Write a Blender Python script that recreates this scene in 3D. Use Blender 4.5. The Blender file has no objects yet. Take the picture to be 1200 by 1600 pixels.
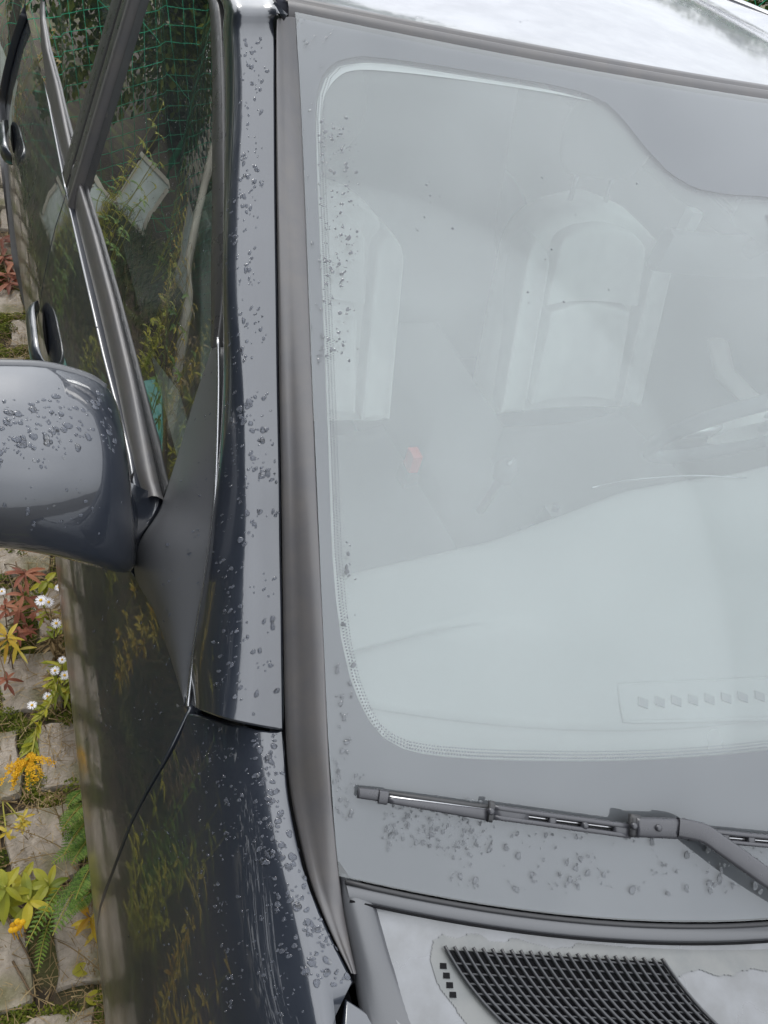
import bpy, math, random
import numpy as np
from mathutils import Vector, Matrix
from mathutils.bvhtree import BVHTree
random.seed(7); RN = random.random
def ru(a, b): return a + (b - a) * RN()
SC = bpy.context.scene
COL = SC.collection

# ------------------------------------------------------------------ camera
CAM = np.array([-.891, -.158, 1.657]); FPX = 1235.7
YAW, PIT, ROL = [math.radians(a) for a in (-32.61, 43.88, 17.97)]
fw = np.array([-math.sin(YAW)*math.cos(PIT), math.cos(YAW)*math.cos(PIT), -math.sin(PIT)])
rt0 = np.array([math.cos(YAW), math.sin(YAW), 0.]); up0 = np.cross(rt0, fw)
rt = math.cos(ROL)*rt0 + math.sin(ROL)*up0
up = -math.sin(ROL)*rt0 + math.cos(ROL)*up0
cd = bpy.data.cameras.new('camera'); cam = bpy.data.objects.new('camera', cd); COL.objects.link(cam)
cam.matrix_world = Matrix(((rt[0], up[0], -fw[0], CAM[0]), (rt[1], up[1], -fw[1], CAM[1]), (rt[2], up[2], -fw[2], CAM[2]), (0, 0, 0, 1)))
cd.sensor_fit = 'VERTICAL'; cd.sensor_height = 32.0; cd.lens = FPX*32.0/1600
cd.clip_start = .02; cd.clip_end = 500
SC.camera = cam

# ------------------------------------------------------------------ light: overcast day
W = bpy.data.worlds.new('World'); SC.world = W; W.use_nodes = True
nt = W.node_tree; nt.nodes.clear()
n = nt.nodes.new; L = nt.links.new
SUN_EL, SUN_AZ = math.radians(43), math.radians(348)
sky = n('ShaderNodeTexSky'); sky.sky_type = 'NISHITA'; sky.sun_disc = False
sky.sun_elevation = SUN_EL; sky.sun_rotation = SUN_AZ
hs = n('ShaderNodeHueSaturation'); hs.inputs['Saturation'].default_value = .35; hs.inputs['Value'].default_value = .35
L(sky.outputs[0], hs.inputs['Color'])
tc = n('ShaderNodeTexCoord'); sx = n('ShaderNodeSeparateXYZ'); L(tc.outputs['Generated'], sx.inputs[0])
nz = n('ShaderNodeTexNoise'); nz.inputs['Scale'].default_value = 1.6; nz.inputs['Detail'].default_value = 4; L(tc.outputs['Generated'], nz.inputs['Vector'])
mr = n('ShaderNodeMapRange'); mr.inputs['From Min'].default_value = -.05; mr.inputs['From Max'].default_value = 1
mr.inputs['To Min'].default_value = 5.0; mr.inputs['To Max'].default_value = 18.5; L(sx.outputs[2], mr.inputs[0])
m1 = n('ShaderNodeMapRange'); m1.inputs['From Min'].default_value = .3; m1.inputs['From Max'].default_value = .7
m1.inputs['To Min'].default_value = .88; m1.inputs['To Max'].default_value = 1.12; L(nz.outputs[0], m1.inputs[0])
mu = n('ShaderNodeMath'); mu.operation = 'MULTIPLY'; L(mr.outputs[0], mu.inputs[0]); L(m1.outputs[0], mu.inputs[1])
vm = n('ShaderNodeVectorMath'); vm.operation = 'SCALE'; vm.inputs[0].default_value = (.935, .965, 1.0); L(mu.outputs[0], vm.inputs['Scale'])
va = n('ShaderNodeVectorMath'); va.operation = 'ADD'; L(vm.outputs[0], va.inputs[0]); L(hs.outputs[0], va.inputs[1])
bg = n('ShaderNodeBackground'); bg.inputs['Strength'].default_value = .15; L(va.outputs[0], bg.inputs[0])
wo = n('ShaderNodeOutputWorld'); L(bg.outputs[0], wo.inputs[0])
sl = bpy.data.lights.new('sun', 'SUN'); sl.energy = 1.3; sl.angle = math.radians(20); sl.color = (1, .97, .92)
so = bpy.data.objects.new('sun', sl); COL.objects.link(so)
sd = Vector((math.sin(SUN_AZ)*math.cos(SUN_EL), math.cos(SUN_AZ)*math.cos(SUN_EL), math.sin(SUN_EL)))
so.rotation_euler = sd.to_track_quat('Z', 'Y').to_euler()
SC.view_settings.view_transform = 'Standard'; SC.view_settings.look = 'None'
SC.view_settings.exposure = 0.2; SC.view_settings.gamma = 1

# ------------------------------------------------------------------ geometry helpers
def ray(px, py):
    d = (px-600)/FPX*rt - (py-800)/FPX*up + fw
    return d/np.linalg.norm(d)
def U(px, py, x=None, y=None, z=None):          # the point of a sight line that lies on a known plane of the car
    d = ray(px, py)
    for i, v in enumerate((x, y, z)):
        if v is not None: return CAM + d*(v-CAM[i])/d[i]
def UP(px, py, o, nn):
    d = ray(px, py); return CAM + d*(np.dot(o-CAM, nn)/np.dot(d, nn))
def UN(px, py, P):                              # closest to P
    d = ray(px, py); return CAM + d*np.dot(np.array(P)-CAM, d)
def UF(px, py, f, t0=.3, t1=4.):                # first hit of height field z=f(x,y)
    d = ray(px, py); g = lambda t: (CAM+d*t)[2]-f(*(CAM+d*t)[:2])
    a = t0; 
    for k in range(400):
        b = a + .01
        if g(b) <= 0: break
        a = b
    for _ in range(40):
        m = (a+b)/2
        if g(m) > 0: a = m
        else: b = m
    return CAM+d*b
def interp(x, pts):
    pts = sorted(pts); return float(np.interp(x, [p[0] for p in pts], [p[1] for p in pts]))
def crs(pts, m):                                # Catmull-Rom resample of a polyline
    P = [np.array(p, float) for p in pts]
    P = [2*P[0]-P[1]] + P + [2*P[-1]-P[-2]]
    k = len(P)-3; out = []
    for i in range(m):
        s = i/(m-1)*k; j = min(int(s), k-1); t = s-j
        a, b, c, d = P[j:j+4]
        out.append(.5*((2*b)+(-a+c)*t+(2*a-5*b+4*c-d)*t*t+(-a+3*b-3*c+d)*t**3))
    return out
def arcl(pts, m):                               # uniform resample of a polyline by length
    P = np.array([list(p) for p in pts], float); s = np.r_[0, np.cumsum(np.linalg.norm(np.diff(P, axis=0), axis=1))]
    q = np.linspace(0, s[-1], m); return [np.array([np.interp(v, s, P[:, i]) for i in range(P.shape[1])]) for v in q]
class MB:
    def __init__(s): s.v = []; s.f = []; s.m = []
    def add(s, vs, fs, mi=0):
        o = len(s.v); s.v += [tuple(map(float, v)) for v in vs]; s.f += [tuple(o+i for i in f) for f in fs]; s.m += [mi]*len(fs)
    def grid(s, rows, closed=False, mi=0, flip=False):
        nr, nc = len(rows), len(rows[0]); vs = [p for r in rows for p in r]; fs = []
        for i in range(nr-1):
            for j in range(nc if closed else nc-1):
                k = (j+1) % nc; f = (i*nc+j, i*nc+k, (i+1)*nc+k, (i+1)*nc+j); fs.append(f[::-1] if flip else f)
        s.add(vs, fs, mi)
    def box(s, c, d, R=None, mi=0, taper=1.):
        vs = []
        for dz in (-1, 1):
            for dx, dy in ((-1, -1), (1, -1), (1, 1), (-1, 1)):
                q = taper if dz > 0 else 1.
                p = np.array([dx*d[0]/2*q, dy*d[1]/2*q, dz*d[2]/2])
                if R is not None: p = np.array(R) @ p
                vs.append(p+np.array(c))
        s.add(vs, [(0, 3, 2, 1), (4, 5, 6, 7), (0, 1, 5, 4), (1, 2, 6, 5), (2, 3, 7, 6), (3, 0, 4, 7)], mi)
    def tube(s, pts, r, k=8, mi=0, cap=True, up_=None, flat=1.):
        P = [np.array(p, float) for p in pts]; rows = []; R = r if hasattr(r, '__len__') else [r]*len(P)
        pn = np.array(up_ if up_ is not None else (0, 0, 1.))
        for i, p in enumerate(P):
            t = P[min(i+1, len(P)-1)]-P[max(i-1, 0)]; t = t/(np.linalg.norm(t)+1e-9)
            a = np.cross(t, pn)
            if np.linalg.norm(a) < 1e-3: a = np.cross(t, (1, .3, 0))
            a /= np.linalg.norm(a); b = np.cross(a, t)
            rows.append([p+R[i]*(math.cos(q)*a+math.sin(q)*b*flat) for q in [2*math.pi*j/k for j in range(k)]])
        s.grid(rows, True, mi)
        if cap:
            o = len(s.v)-len(rows)*k
            s.f += [tuple(o+j for j in range(k))[::-1], tuple(o+(len(rows)-1)*k+j for j in range(k))]; s.m += [mi, mi]
    def build(s, name, mats, parent=None, smooth=True, kind=None, label=None, cat=None, group=None, mirror=False):
        v = [(-a, b, c) for a, b, c in s.v] if mirror else s.v
        f = [q[::-1] for q in s.f] if mirror else s.f
        me = bpy.data.meshes.new(name); me.from_pydata(v, [], f)
        for m in (mats if isinstance(mats, (list, tuple)) else [mats]): me.materials.append(m)
        me.polygons.foreach_set('material_index', s.m)
        if smooth: me.polygons.foreach_set('use_smooth', [True]*len(f))
        me.update()
        o = bpy.data.objects.new(name, me); COL.objects.link(o)
        if parent is not None:
            o.parent = parent
            if parent.parent is None: o.matrix_parent_inverse = Matrix.Translation(-Vector(parent.location)) if parent.type == 'EMPTY' else Matrix()
        for k, x in (('kind', kind), ('label', label), ('category', cat), ('group', group)):
            if x: o[k] = x
        return o
def thing(name, label, cat, loc=(0, 0, 0), group=None):
    o = bpy.data.objects.new(name, None); o.empty_display_size = .05; COL.objects.link(o); o.location = loc
    o['label'] = label; o['category'] = cat
    if group: o['group'] = group
    return o
def copy_tree(o, parent=None):
    c = o.copy(); COL.objects.link(c); c.parent = parent
    for ch in list(o.children): copy_tree(ch, c)
    return c
def nrm(rows, i, j):
    a = rows[min(i+1, len(rows)-1)][j]-rows[max(i-1, 0)][j]; b = rows[i][min(j+1, len(rows[0])-1)]-rows[i][max(j-1, 0)]
    c = np.cross(a, b); l = np.linalg.norm(c); return c/l if l > 1e-12 else np.array([0, 0, 1.])
def panel(rows, out, depth=.014, rnd=.0022):
    """open sheet of points -> pressed panel: rounded edge turned inwards. out: rough outward direction"""
    nr, nc = len(rows), len(rows[0]); out = np.array(out, float)
    sg = 1 if np.dot(nrm(rows, nr//2, nc//2), out) > 0 else -1
    mb = MB(); mb.grid(rows, flip=sg < 0)
    ring = [(0, j) for j in range(nc)]+[(i, nc-1) for i in range(1, nr)]+[(nr-1, j) for j in range(nc-2, -1, -1)]+[(i, 0) for i in range(nr-2, 0, -1)]
    cen = {}
    r0 = []; r1 = []; r2 = []
    for i, j in ring:
        p = rows[i][j]; N = nrm(rows, i, j)*sg
        e = np.zeros(3)
        if i == 0: e += rows[0][j]-rows[1][j]
        if i == nr-1: e += rows[-1][j]-rows[-2][j]
        if j == 0: e += rows[i][0]-rows[i][1]
        if j == nc-1: e += rows[i][-1]-rows[i][-2]
        l = np.linalg.norm(e); e = e/l if l > 1e-9 else e
        r0.append(p); r1.append(p+e*rnd*.7-N*rnd*.35); r2.append(p+e*rnd-N*rnd*1.2)
    r3 = [p-nrm(rows, i, j)*sg*depth for p, (i, j) in zip(r2, ring)]
    mb.grid([r0, r1, r2, r3], closed=True, flip=sg < 0)
    return mb
# ------------------------------------------------------------------ materials
def mat(name, base=(.5, .5, .5), rough=.5, metal=0., spec=.5, coat=0., ior=1.5, noise=None, bump=None, trans=0., crough=.03, sheen=0, sub=0, rnoise=None, coords='Object', cior=1.5):
    m = bpy.data.materials.new(name); m.use_nodes = True; t = m.node_tree; b = t.nodes['Principled BSDF']
    b.inputs['Base Color'].default_value = (*base, 1); b.inputs['Roughness'].default_value = rough; b.inputs['Metallic'].default_value = metal
    b.inputs['Specular IOR Level'].default_value = spec; b.inputs['Coat Weight'].default_value = coat; b.inputs['Coat Roughness'].default_value = crough; b.inputs['Coat IOR'].default_value = cior
    b.inputs['IOR'].default_value = ior; b.inputs['Transmission Weight'].default_value = trans
    if sub: b.inputs['Subsurface Weight'].default_value = sub
    c = t.nodes.new('ShaderNodeTexCoord')
    if noise:       # (colour2, scale, lo, hi[, colour3, scale3])
        x = t.nodes.new('ShaderNodeTexNoise'); x.inputs['Scale'].default_value = noise[1]; x.inputs['Detail'].default_value = 6; x.inputs['Roughness'].default_value = .62
        t.links.new(c.outputs[coords], x.inputs['Vector'])
        r = t.nodes.new('ShaderNodeMapRange'); r.inputs['From Min'].default_value = noise[2]; r.inputs['From Max'].default_value = noise[3]; t.links.new(x.outputs[0], r.inputs[0])
        mx = t.nodes.new('ShaderNodeMix'); mx.data_type = 'RGBA'; mx.inputs['A'].default_value = (*base, 1); mx.inputs['B'].default_value = (*noise[0], 1)
        t.links.new(r.outputs[0], mx.inputs['Factor']); outp = mx.outputs['Result']
        if len(noise) > 4:
            y = t.nodes.new('ShaderNodeTexNoise'); y.inputs['Scale'].default_value = noise[5]; y.inputs['Detail'].default_value = 3; t.links.new(c.outputs[coords], y.inputs['Vector'])
            r2 = t.nodes.new('ShaderNodeMapRange'); r2.inputs['From Min'].default_value = .5; r2.inputs['From Max'].default_value = .68; t.links.new(y.outputs[0], r2.inputs[0])
            m2 = t.nodes.new('ShaderNodeMix'); m2.data_type = 'RGBA'; m2.inputs['B'].default_value = (*noise[4], 1); t.links.new(outp, m2.inputs['A']); t.links.new(r2.outputs[0], m2.inputs['Factor']); outp = m2.outputs['Result']
        t.links.new(outp, b.inputs['Base Color'])
    if rnoise:      # (scale, lo, hi)
        x = t.nodes.new('ShaderNodeTexNoise'); x.inputs['Scale'].default_value = rnoise[0]; x.inputs['Detail'].default_value = 7; t.links.new(c.outputs[coords], x.inputs['Vector'])
        r = t.nodes.new('ShaderNodeMapRange'); r.inputs['From Min'].default_value = .35; r.inputs['From Max'].default_value = .65; r.inputs['To Min'].default_value = rnoise[1]; r.inputs['To Max'].default_value = rnoise[2]
        t.links.new(x.outputs[0], r.inputs[0]); t.links.new(r.outputs[0], b.inputs['Roughness'])
    if bump:        # (scale, strength, distance)
        x = t.nodes.new('ShaderNodeTexNoise'); x.inputs['Scale'].default_value = bump[0]; x.inputs['Detail'].default_value = 5; t.links.new(c.outputs[coords], x.inputs['Vector'])
        bb = t.nodes.new('ShaderNodeBump'); bb.inputs['Strength'].default_value = bump[1]; bb.inputs['Distance'].default_value = bump[2]; t.links.new(x.outputs[0], bb.inputs['Height']); t.links.new(bb.outputs[0], b.inputs['Normal'])
    return m
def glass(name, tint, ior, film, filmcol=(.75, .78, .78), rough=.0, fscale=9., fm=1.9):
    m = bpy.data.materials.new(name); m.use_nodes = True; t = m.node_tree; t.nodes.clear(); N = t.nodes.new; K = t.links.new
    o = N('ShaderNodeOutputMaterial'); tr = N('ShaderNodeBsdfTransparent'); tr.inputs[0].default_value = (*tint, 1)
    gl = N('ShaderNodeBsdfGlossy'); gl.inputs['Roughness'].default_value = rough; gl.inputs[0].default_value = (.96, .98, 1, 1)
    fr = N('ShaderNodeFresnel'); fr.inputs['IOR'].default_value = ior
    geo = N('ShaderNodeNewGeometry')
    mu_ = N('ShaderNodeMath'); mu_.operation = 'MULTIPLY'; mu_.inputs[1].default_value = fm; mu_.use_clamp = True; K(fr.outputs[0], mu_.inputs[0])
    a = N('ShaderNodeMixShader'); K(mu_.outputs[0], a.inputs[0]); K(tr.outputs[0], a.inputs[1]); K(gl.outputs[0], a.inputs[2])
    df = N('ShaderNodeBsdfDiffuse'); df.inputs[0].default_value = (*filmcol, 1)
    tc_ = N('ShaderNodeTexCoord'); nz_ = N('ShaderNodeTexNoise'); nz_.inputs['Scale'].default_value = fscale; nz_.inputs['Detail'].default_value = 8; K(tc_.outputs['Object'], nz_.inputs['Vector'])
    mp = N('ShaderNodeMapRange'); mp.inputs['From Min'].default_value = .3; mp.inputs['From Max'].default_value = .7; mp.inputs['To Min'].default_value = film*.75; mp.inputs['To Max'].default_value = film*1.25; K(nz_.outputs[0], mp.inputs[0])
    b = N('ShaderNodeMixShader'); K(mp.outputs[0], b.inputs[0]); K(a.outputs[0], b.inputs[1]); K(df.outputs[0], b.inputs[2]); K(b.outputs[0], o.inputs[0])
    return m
M = dict(
 paint=mat('car_paint', (.022, .026, .036), .32, .14, coat=1., crough=.015, rnoise=(30, .28, .38), bump=(900, .03, .001), cior=1.62),
 rubber=mat('rubber', (.022, .022, .024), .55, bump=(400, .1, .001)),
 sail=mat('satin_black_plastic', (.075, .077, .083), .36, spec=.6, bump=(1500, .12, .0006)),
 mould=mat('weathered_moulding', (.062, .060, .064), .46, spec=.6, noise=((.078, .072, .070), 30, .35, .7), bump=(700, .1, .0006)),
 wipermat=mat('wiper_metal', (.034, .034, .040), .27, spec=.55, rnoise=(80, .22, .4)),
 frame=mat('window_frame_black', (.04, .039, .04), .33, spec=.6, rnoise=(60, .25, .45)),
 cowl=mat('grey_cowl_plastic', (.12, .125, .135), .24, spec=.9, noise=((.085, .088, .092), 24, .4, .66), rnoise=(9, .14, .40), bump=(60, .05, .002)),
 wet=mat('water_stain_cowl', (.06, .063, .066), .3, spec=.5),
 capm=mat('cowl_cap_rubber', (.06, .062, .068), .38, spec=.7, bump=(500, .1, .0006)),
 stainm=mat('dried_water_film', (.10, .105, .105), .36, spec=.6, noise=((.12, .123, .12), 30, .4, .6)),
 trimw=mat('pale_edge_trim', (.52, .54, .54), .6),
 black=mat('dark_void', (.006, .006, .007), .8, spec=.1),
 grille=mat('grille_black', (.035, .036, .04), .35, spec=.6),
 frit=mat('ceramic_frit', (.085, .087, .107), .5),
 chrome=mat('brushed_trim', (.35, .35, .36), .25, .9),
 leather=mat('grey_leather', (.62, .63, .60), .45, bump=(260, .25, .001), noise=((.54, .55, .53), 12, .4, .6)),
 leather2=mat('dark_seat_trim', (.12, .125, .13), .6),
 dash=mat('dashboard_vinyl', (.30, .315, .31), .6, bump=(500, .3, .001)),
 inner=mat('cabin_trim', (.22, .23, .22), .75),
 carpet=mat('carpet', (.05, .052, .055), .95),
 red=mat('red_plastic', (.7, .06, .04), .4),
 silver=mat('silver_trim', (.6, .61, .6), .3, .8),
 tyre=mat('tyre_rubber', (.02, .02, .02), .8),
 wglass=glass('windscreen_glass', (.91, .945, .935), 1.58, .05, fm=1.25),
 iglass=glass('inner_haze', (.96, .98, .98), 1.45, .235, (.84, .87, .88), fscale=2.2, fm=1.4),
 sglass=glass('side_glass', (.50, .62, .58), 1.52, .015),
 wetp=mat('wetted_paint', (.10, .108, .13), .6, spec=.1), wetg=mat('wetted_glass', (.19, .20, .215), .6, spec=.1),
 water=mat('rain_water', (1, 1, 1), .0, ior=1.33, trans=1.),
)

t = M['paint'].node_tree; b = t.nodes['Principled BSDF']; N = t.nodes.new; K = t.links.new
c_ = N('ShaderNodeTexCoord'); z_ = N('ShaderNodeSeparateXYZ'); K(c_.outputs['Object'], z_.inputs[0])
n_ = N('ShaderNodeTexNoise'); n_.inputs['Scale'].default_value = 14; n_.inputs['Detail'].default_value = 6; K(c_.outputs['Object'], n_.inputs['Vector'])
a_ = N('ShaderNodeMath'); a_.operation = 'MULTIPLY_ADD'; a_.inputs[1].default_value = .22; K(n_.outputs[0], a_.inputs[0]); K(z_.outputs[2], a_.inputs[2])
r_ = N('ShaderNodeMapRange'); r_.inputs['From Min'].default_value = .92; r_.inputs['From Max'].default_value = .62; r_.inputs['To Min'].default_value = 0; r_.inputs['To Max'].default_value = 1; K(a_.outputs[0], r_.inputs[0])
d_ = N('ShaderNodeMapRange'); d_.inputs['To Min'].default_value = .012; d_.inputs['To Max'].default_value = .30; K(r_.outputs[0], d_.inputs[0]); K(d_.outputs[0], b.inputs['Coat Roughness'])
x_ = N('ShaderNodeMix'); x_.data_type = 'RGBA'; x_.inputs['A'].default_value = b.inputs['Base Color'].default_value; x_.inputs['B'].default_value = (.06, .048, .032, 1)
f_ = N('ShaderNodeMath'); f_.operation = 'MULTIPLY'; f_.inputs[1].default_value = .55; K(r_.outputs[0], f_.inputs[0]); K(f_.outputs[0], x_.inputs['Factor']); K(x_.outputs['Result'], b.inputs['Base Color'])
w_ = N('ShaderNodeMapRange'); w_.inputs['To Min'].default_value = 1.; w_.inputs['To Max'].default_value = .3; K(r_.outputs[0], w_.inputs[0]); K(w_.outputs[0], b.inputs['Coat Weight'])
M['roofpaint'] = mat('rough_roof_paint', (.085, .09, .115), .38, .2, coat=.8, crough=.08, cior=1.55, rnoise=(20, .3, .45))  # roof copy of the car paint: paler base, rougher coat
# ------------------------------------------------------------------ the car: reference surfaces
def yb(x): return -.135+.174*(x/.694)**2
def zb(x): return .945+.026*(x/.694)**2
def yt(x): return .689+.147*(x/.578)**2
def zt(x): return 1.423-.023*(x/.578)**2
def zw(x, y):
    t = (y-yb(x))/(yt(x)-yb(x)); return zb(x)+(zt(x)-zb(x))*t+.02*t*(1-t)*4*(1 if 0 < t < 1 else .3)
def wpt(x, t): y = yb(x)+(yt(x)-yb(x))*t; return np.array([x, y, zw(x, y)])
def wx(px, py):                                  # sight line -> (x, t) on the windscreen
    p = UF(px, py, zw); return p[0], (p[1]-yb(p[0]))/(yt(p[0])-yb(p[0]))
def wn(x, y):
    e = .004; v = np.array([-(zw(x+e, y)-zw(x-e, y))/(2*e), -(zw(x, y+e)-zw(x, y-e))/(2*e), 1.]); return v/np.linalg.norm(v)
# body side section stations: y -> 8 (x,z) points from the top edge to the sill
ST = {-.95: [(-.50, .80), (-.56, .78), (-.64, .73), (-.70, .66), (-.74, .60), (-.76, .52), (-.76, .40), (-.74, .25)],
      -.75: [(-.60, .86), (-.66, .84), (-.74, .79), (-.80, .72), (-.84, .64), (-.855, .54), (-.85, .40), (-.83, .24)],
      -.40: [(-.670, .915), (-.712, .911), (-.775, .868), (-.828, .785), (-.866, .69), (-.882, .57), (-.880, .40), (-.86, .22)],
      -.04: [(-.699, .947), (-.732, .943), (-.783, .900), (-.832, .81), (-.868, .71), (-.886, .59), (-.885, .42), (-.865, .22)],
      .18: [(-.714, 1.006), (-.746, 1.000), (-.784, .944), (-.826, .85), (-.864, .73), (-.885, .60), (-.884, .42), (-.865, .22)],
      .50: [(-.735, 1.02), (-.765, .998), (-.794, .952), (-.834, .86), (-.868, .74), (-.886, .60), (-.884, .42), (-.865, .22)],
      1.25: [(-.76, 1.02), (-.785, 1.00), (-.812, .962), (-.846, .87), (-.876, .75), (-.890, .60), (-.886, .42), (-.865, .22)],
      2.0: [(-.76, 1.04), (-.785, 1.02), (-.818, .985), (-.856, .89), (-.890, .77), (-.905, .61), (-.898, .42), (-.865, .22)],
      2.7: [(-.72, 1.04), (-.765, 1.025), (-.805, .99), (-.850, .90), (-.886, .78), (-.902, .62), (-.874, .42), (-.85, .24)],
      3.3: [(-.62, 1.02), (-.67, 1.00), (-.71, .96), (-.755, .87), (-.785, .76), (-.80, .62), (-.79, .45), (-.76, .28)]}
YS = sorted(ST)
def sec(y):
    a = np.array([ST[k] for k in YS]); return np.array([[np.interp(y, YS, a[:, i, c]) for c in (0, 1)] for i in range(8)])
_ys = np.linspace(-.95, 3.3, 86)                  # smooth the stations along the car
_raw = np.array([sec(v) for v in _ys])
for _ in range(6):
    _raw[1:-1] = .25*_raw[:-2]+.5*_raw[1:-1]+.25*_raw[2:]
def S(y, t):                                     # t in 0..7
    s = np.array([[np.interp(y, _ys, _raw[:, i, c]) for c in (0, 1)] for i in range(8)])
    P = np.vstack([2*s[0]-s[1], s, 2*s[-1]-s[-2]]); j = min(int(t), 6); u = t-j
    a, b, c, d = P[j:j+4]; q = .5*((2*b)+(-a+c)*u+(2*a-5*b+4*c-d)*u*u+(-a+3*b-3*c+d)*u**3)
    return np.array([q[0], y, q[1]])
def t_of_z(y, z):
    a, b = 0., 7.
    for _ in range(26):
        m = (a+b)/2
        if S(y, m)[2] > z: a = m
        else: b = m
    return a

car = thing('parked_car', 'wet dark grey estate car filling the picture, rain drops on its paint and windscreen', 'car', (0, 1.2, 0))
def part(mb, name, m, parent=None, both=False, **k):
    o = mb.build(name, M[m] if isinstance(m, str) else m, parent or car, **k)
    if both: mb.build(name, M[m] if isinstance(m, str) else m, parent or car, mirror=True, **k)
    return o
# -- grooves and seams traced on their planes
gn = np.array([.655, -.100, 0.]); gn /= np.linalg.norm(gn); go = np.array([-.715, .165, 1.004])   # vertical plane of the pillar groove
GP = [(428, 42), (429, 150), (430, 300), (432, 450), (434, 600), (437, 750), (439, 900), (441, 1020), (443, 1142)]
G3 = [UP(x, y, go, gn) for x, y in GP]
fg = [(443, 1142), (450, 1230), (463, 1300), (480, 1370), (498, 1420), (520, 1470), (538, 1505), (553, 1534)]
F3 = [UN(x, y, [-.714+.015*k/7, .172-.208*k/7, 1.004-.057*k/7]) for k, (x, y) in enumerate(fg)]
# side glass plane
SA, SB = np.array([-.772, .50, .955]), np.array([-.800, 1.246, .973]); SCp = U(335, 60, x=-.66)
if SCp[1] < .6 or SCp[1] > 1.1: SCp = np.array([-.66, .86, 1.36])
sn = np.cross(SB-SA, SCp-SA); sn /= np.linalg.norm(sn)
if sn[0] > 0: sn = -sn
def SP(px, py, off=0.): return UP(px, py, SA+sn*off, sn)
def SX(y, z, off=0.):
    o = SA+sn*off; return np.array([o[0]-(sn[1]*(y-o[1])+sn[2]*(z-o[2]))/sn[0], y, z])

def SH(px, py, off=0.):                          # sight line -> body side
    d = ray(px, py); g = lambda t: (lambda p: p[0]-S(p[1], t_of_z(p[1], p[2]))[0])(CAM+d*t)
    a = .55
    while a < 3.5:
        if g(a+.02) > 0 and (CAM+d*(a+.02))[2] < 1.05: break
        a += .02
    b = a+.02
    for _ in range(24):
        m = (a+b)/2
        if g(m) < 0: a = m
        else: b = m
    return CAM+d*(a-off)
# ---- fender
_sp = [SH(x, y) for x, y in [(292, 1112), (305, 1114), (330, 1122), (360, 1131), (400, 1140), (430, 1144)]]
_st = sorted((t_of_z(p[1], p[2]), p[1]) for p in _sp)
y_seam = lambda t: interp(t, _st)
gap_pts = [SH(x, y) for x, y in [(290, 1118), (283, 1140), (272, 1165), (256, 1192), (238, 1222), (219, 1256), (200, 1296), (187, 1332), (177, 1362)]]
def y_gap(z): return interp(z, [(p[2], p[1]) for p in gap_pts]+[(min(p[2] for p in gap_pts)-.12, .17), (.2, .17)])
def fend_y(t):
    if t <= _st[-1][0]: return y_seam(t)
    y = .2
    for _ in range(3): y = y_gap(S(y, t)[2])
    w = min(1, (t-_st[-1][0])/.12); return y*w+y_seam(9)*(1-w)
WC = (-.42, .30); WR = .34
FT0 = _st[-1][0]
def bot_t(y, t1=7.):
    d = abs(y-WC[0])
    z = WC[1]+math.sqrt(max(0, WR*WR-d*d)) if d < WR else .22
    return min(t1, t_of_z(y, max(z, .225)))
rows = []
ts = [0, .12, .3, .5, .75, 1, 1.25, 1.5, 1.7, 1.85, 2.0, 2.12, 2.25, 2.4, 2.6, 2.8, 3, 3.2, 3.4, 3.8, 4.2, 4.6, 5, 5.5, 6, 6.5, 7]
NY = 60
for i in range(NY+1):
    a = i/NY; r = []
    for t in ts:
        y1 = fend_y(t)-.0035; y = -.93+(y1+.93)*a
        bt = bot_t(y); tt = t*bt/7
        yy = -.93+(fend_y(tt)-.0035+.93)*a
        p = S(yy, tt)
        if tt < .001 and yy > -.04:           # top edge follows the traced groove
            pass
        r.append(p)
    rows.append(r)
# pull the upper edge on to the traced gap beside the windscreen moulding
F4 = F3+[np.array(q) for q in ((-.714, -.048, .9435), (-.727, -.060, .943), (-.731, -.09, .940), (-.730, -.15, .934), (-.706, -.40, .913))]
fy = [p[1] for p in F4][::-1]; fx = [p[0] for p in F4][::-1]; fz = [p[2] for p in F4][::-1]
for r in rows:
    y = r[0][1]
    if y > fy[0]-.3:
        w = 1. if y > fy[0] else max(0, 1-(fy[0]-y)/.3)
        dx = (np.interp(y, fy, fx)-.002-r[0][0])*w; dz = (np.interp(y, fy, fz)-r[0][2])*w
        for j, t in enumerate(ts):
            q = max(0, 1-t/2.2)**1.5; r[j] = r[j]+np.array([dx*q, 0, dz*q])
for _ in range(10): rows = [rows[0]]+[[.25*rows[i-1][j]+.5*rows[i][j]+.25*rows[i+1][j] if 0 < j < len(ts)-6 else rows[i][j] for j in range(len(ts))] for i in range(1, NY)]+[rows[-1]]
fend_rows = rows
part(panel(rows, (-.6, 0, .8)), 'fender', 'paint', both=True)

# ---- side doors and quarter panel (below the belt line)
def side_panel(ya, yb_, top, name, ny=24, bot=.235, arch=None, both=True):
    rows = []
    for i in range(ny+1):
        a = i/ny; r = []
        for k in range(19):
            b = k/18; y = .5*(ya(.9)+yb_(.9)); 
            for _ in range(4):
                zt_ = top(y); zb_ = bot
                if arch:
                    d = abs(y-arch[0]); zb_ = max(bot, arch[1]+math.sqrt(max(0, arch[2]**2-d*d))) if d < arch[2] else bot
                z = zt_+(zb_-zt_)*b**.9; y = ya(z)+(yb_(z)-ya(z))*a
            r.append(S(y, t_of_z(y, z)))
        rows.append(r)
    mb = panel(rows, (-1, 0, 0)); part(mb, name, 'paint', both=both); return rows
SLE = [SH(x, y) for x, y in [(290, 1100), (279, 1060), (265, 1015), (250, 975), (236, 945), (216, 910), (196, 885)]]
belt = lambda y: interp(y, [(p[1], p[2]+.001) for p in SLE]+[(.49, .93), (.52, .95), (.60, .957), (.8, .955), (1.25, .962), (2.0, .985), (2.6, 1.0), (3.3, .98)])
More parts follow.
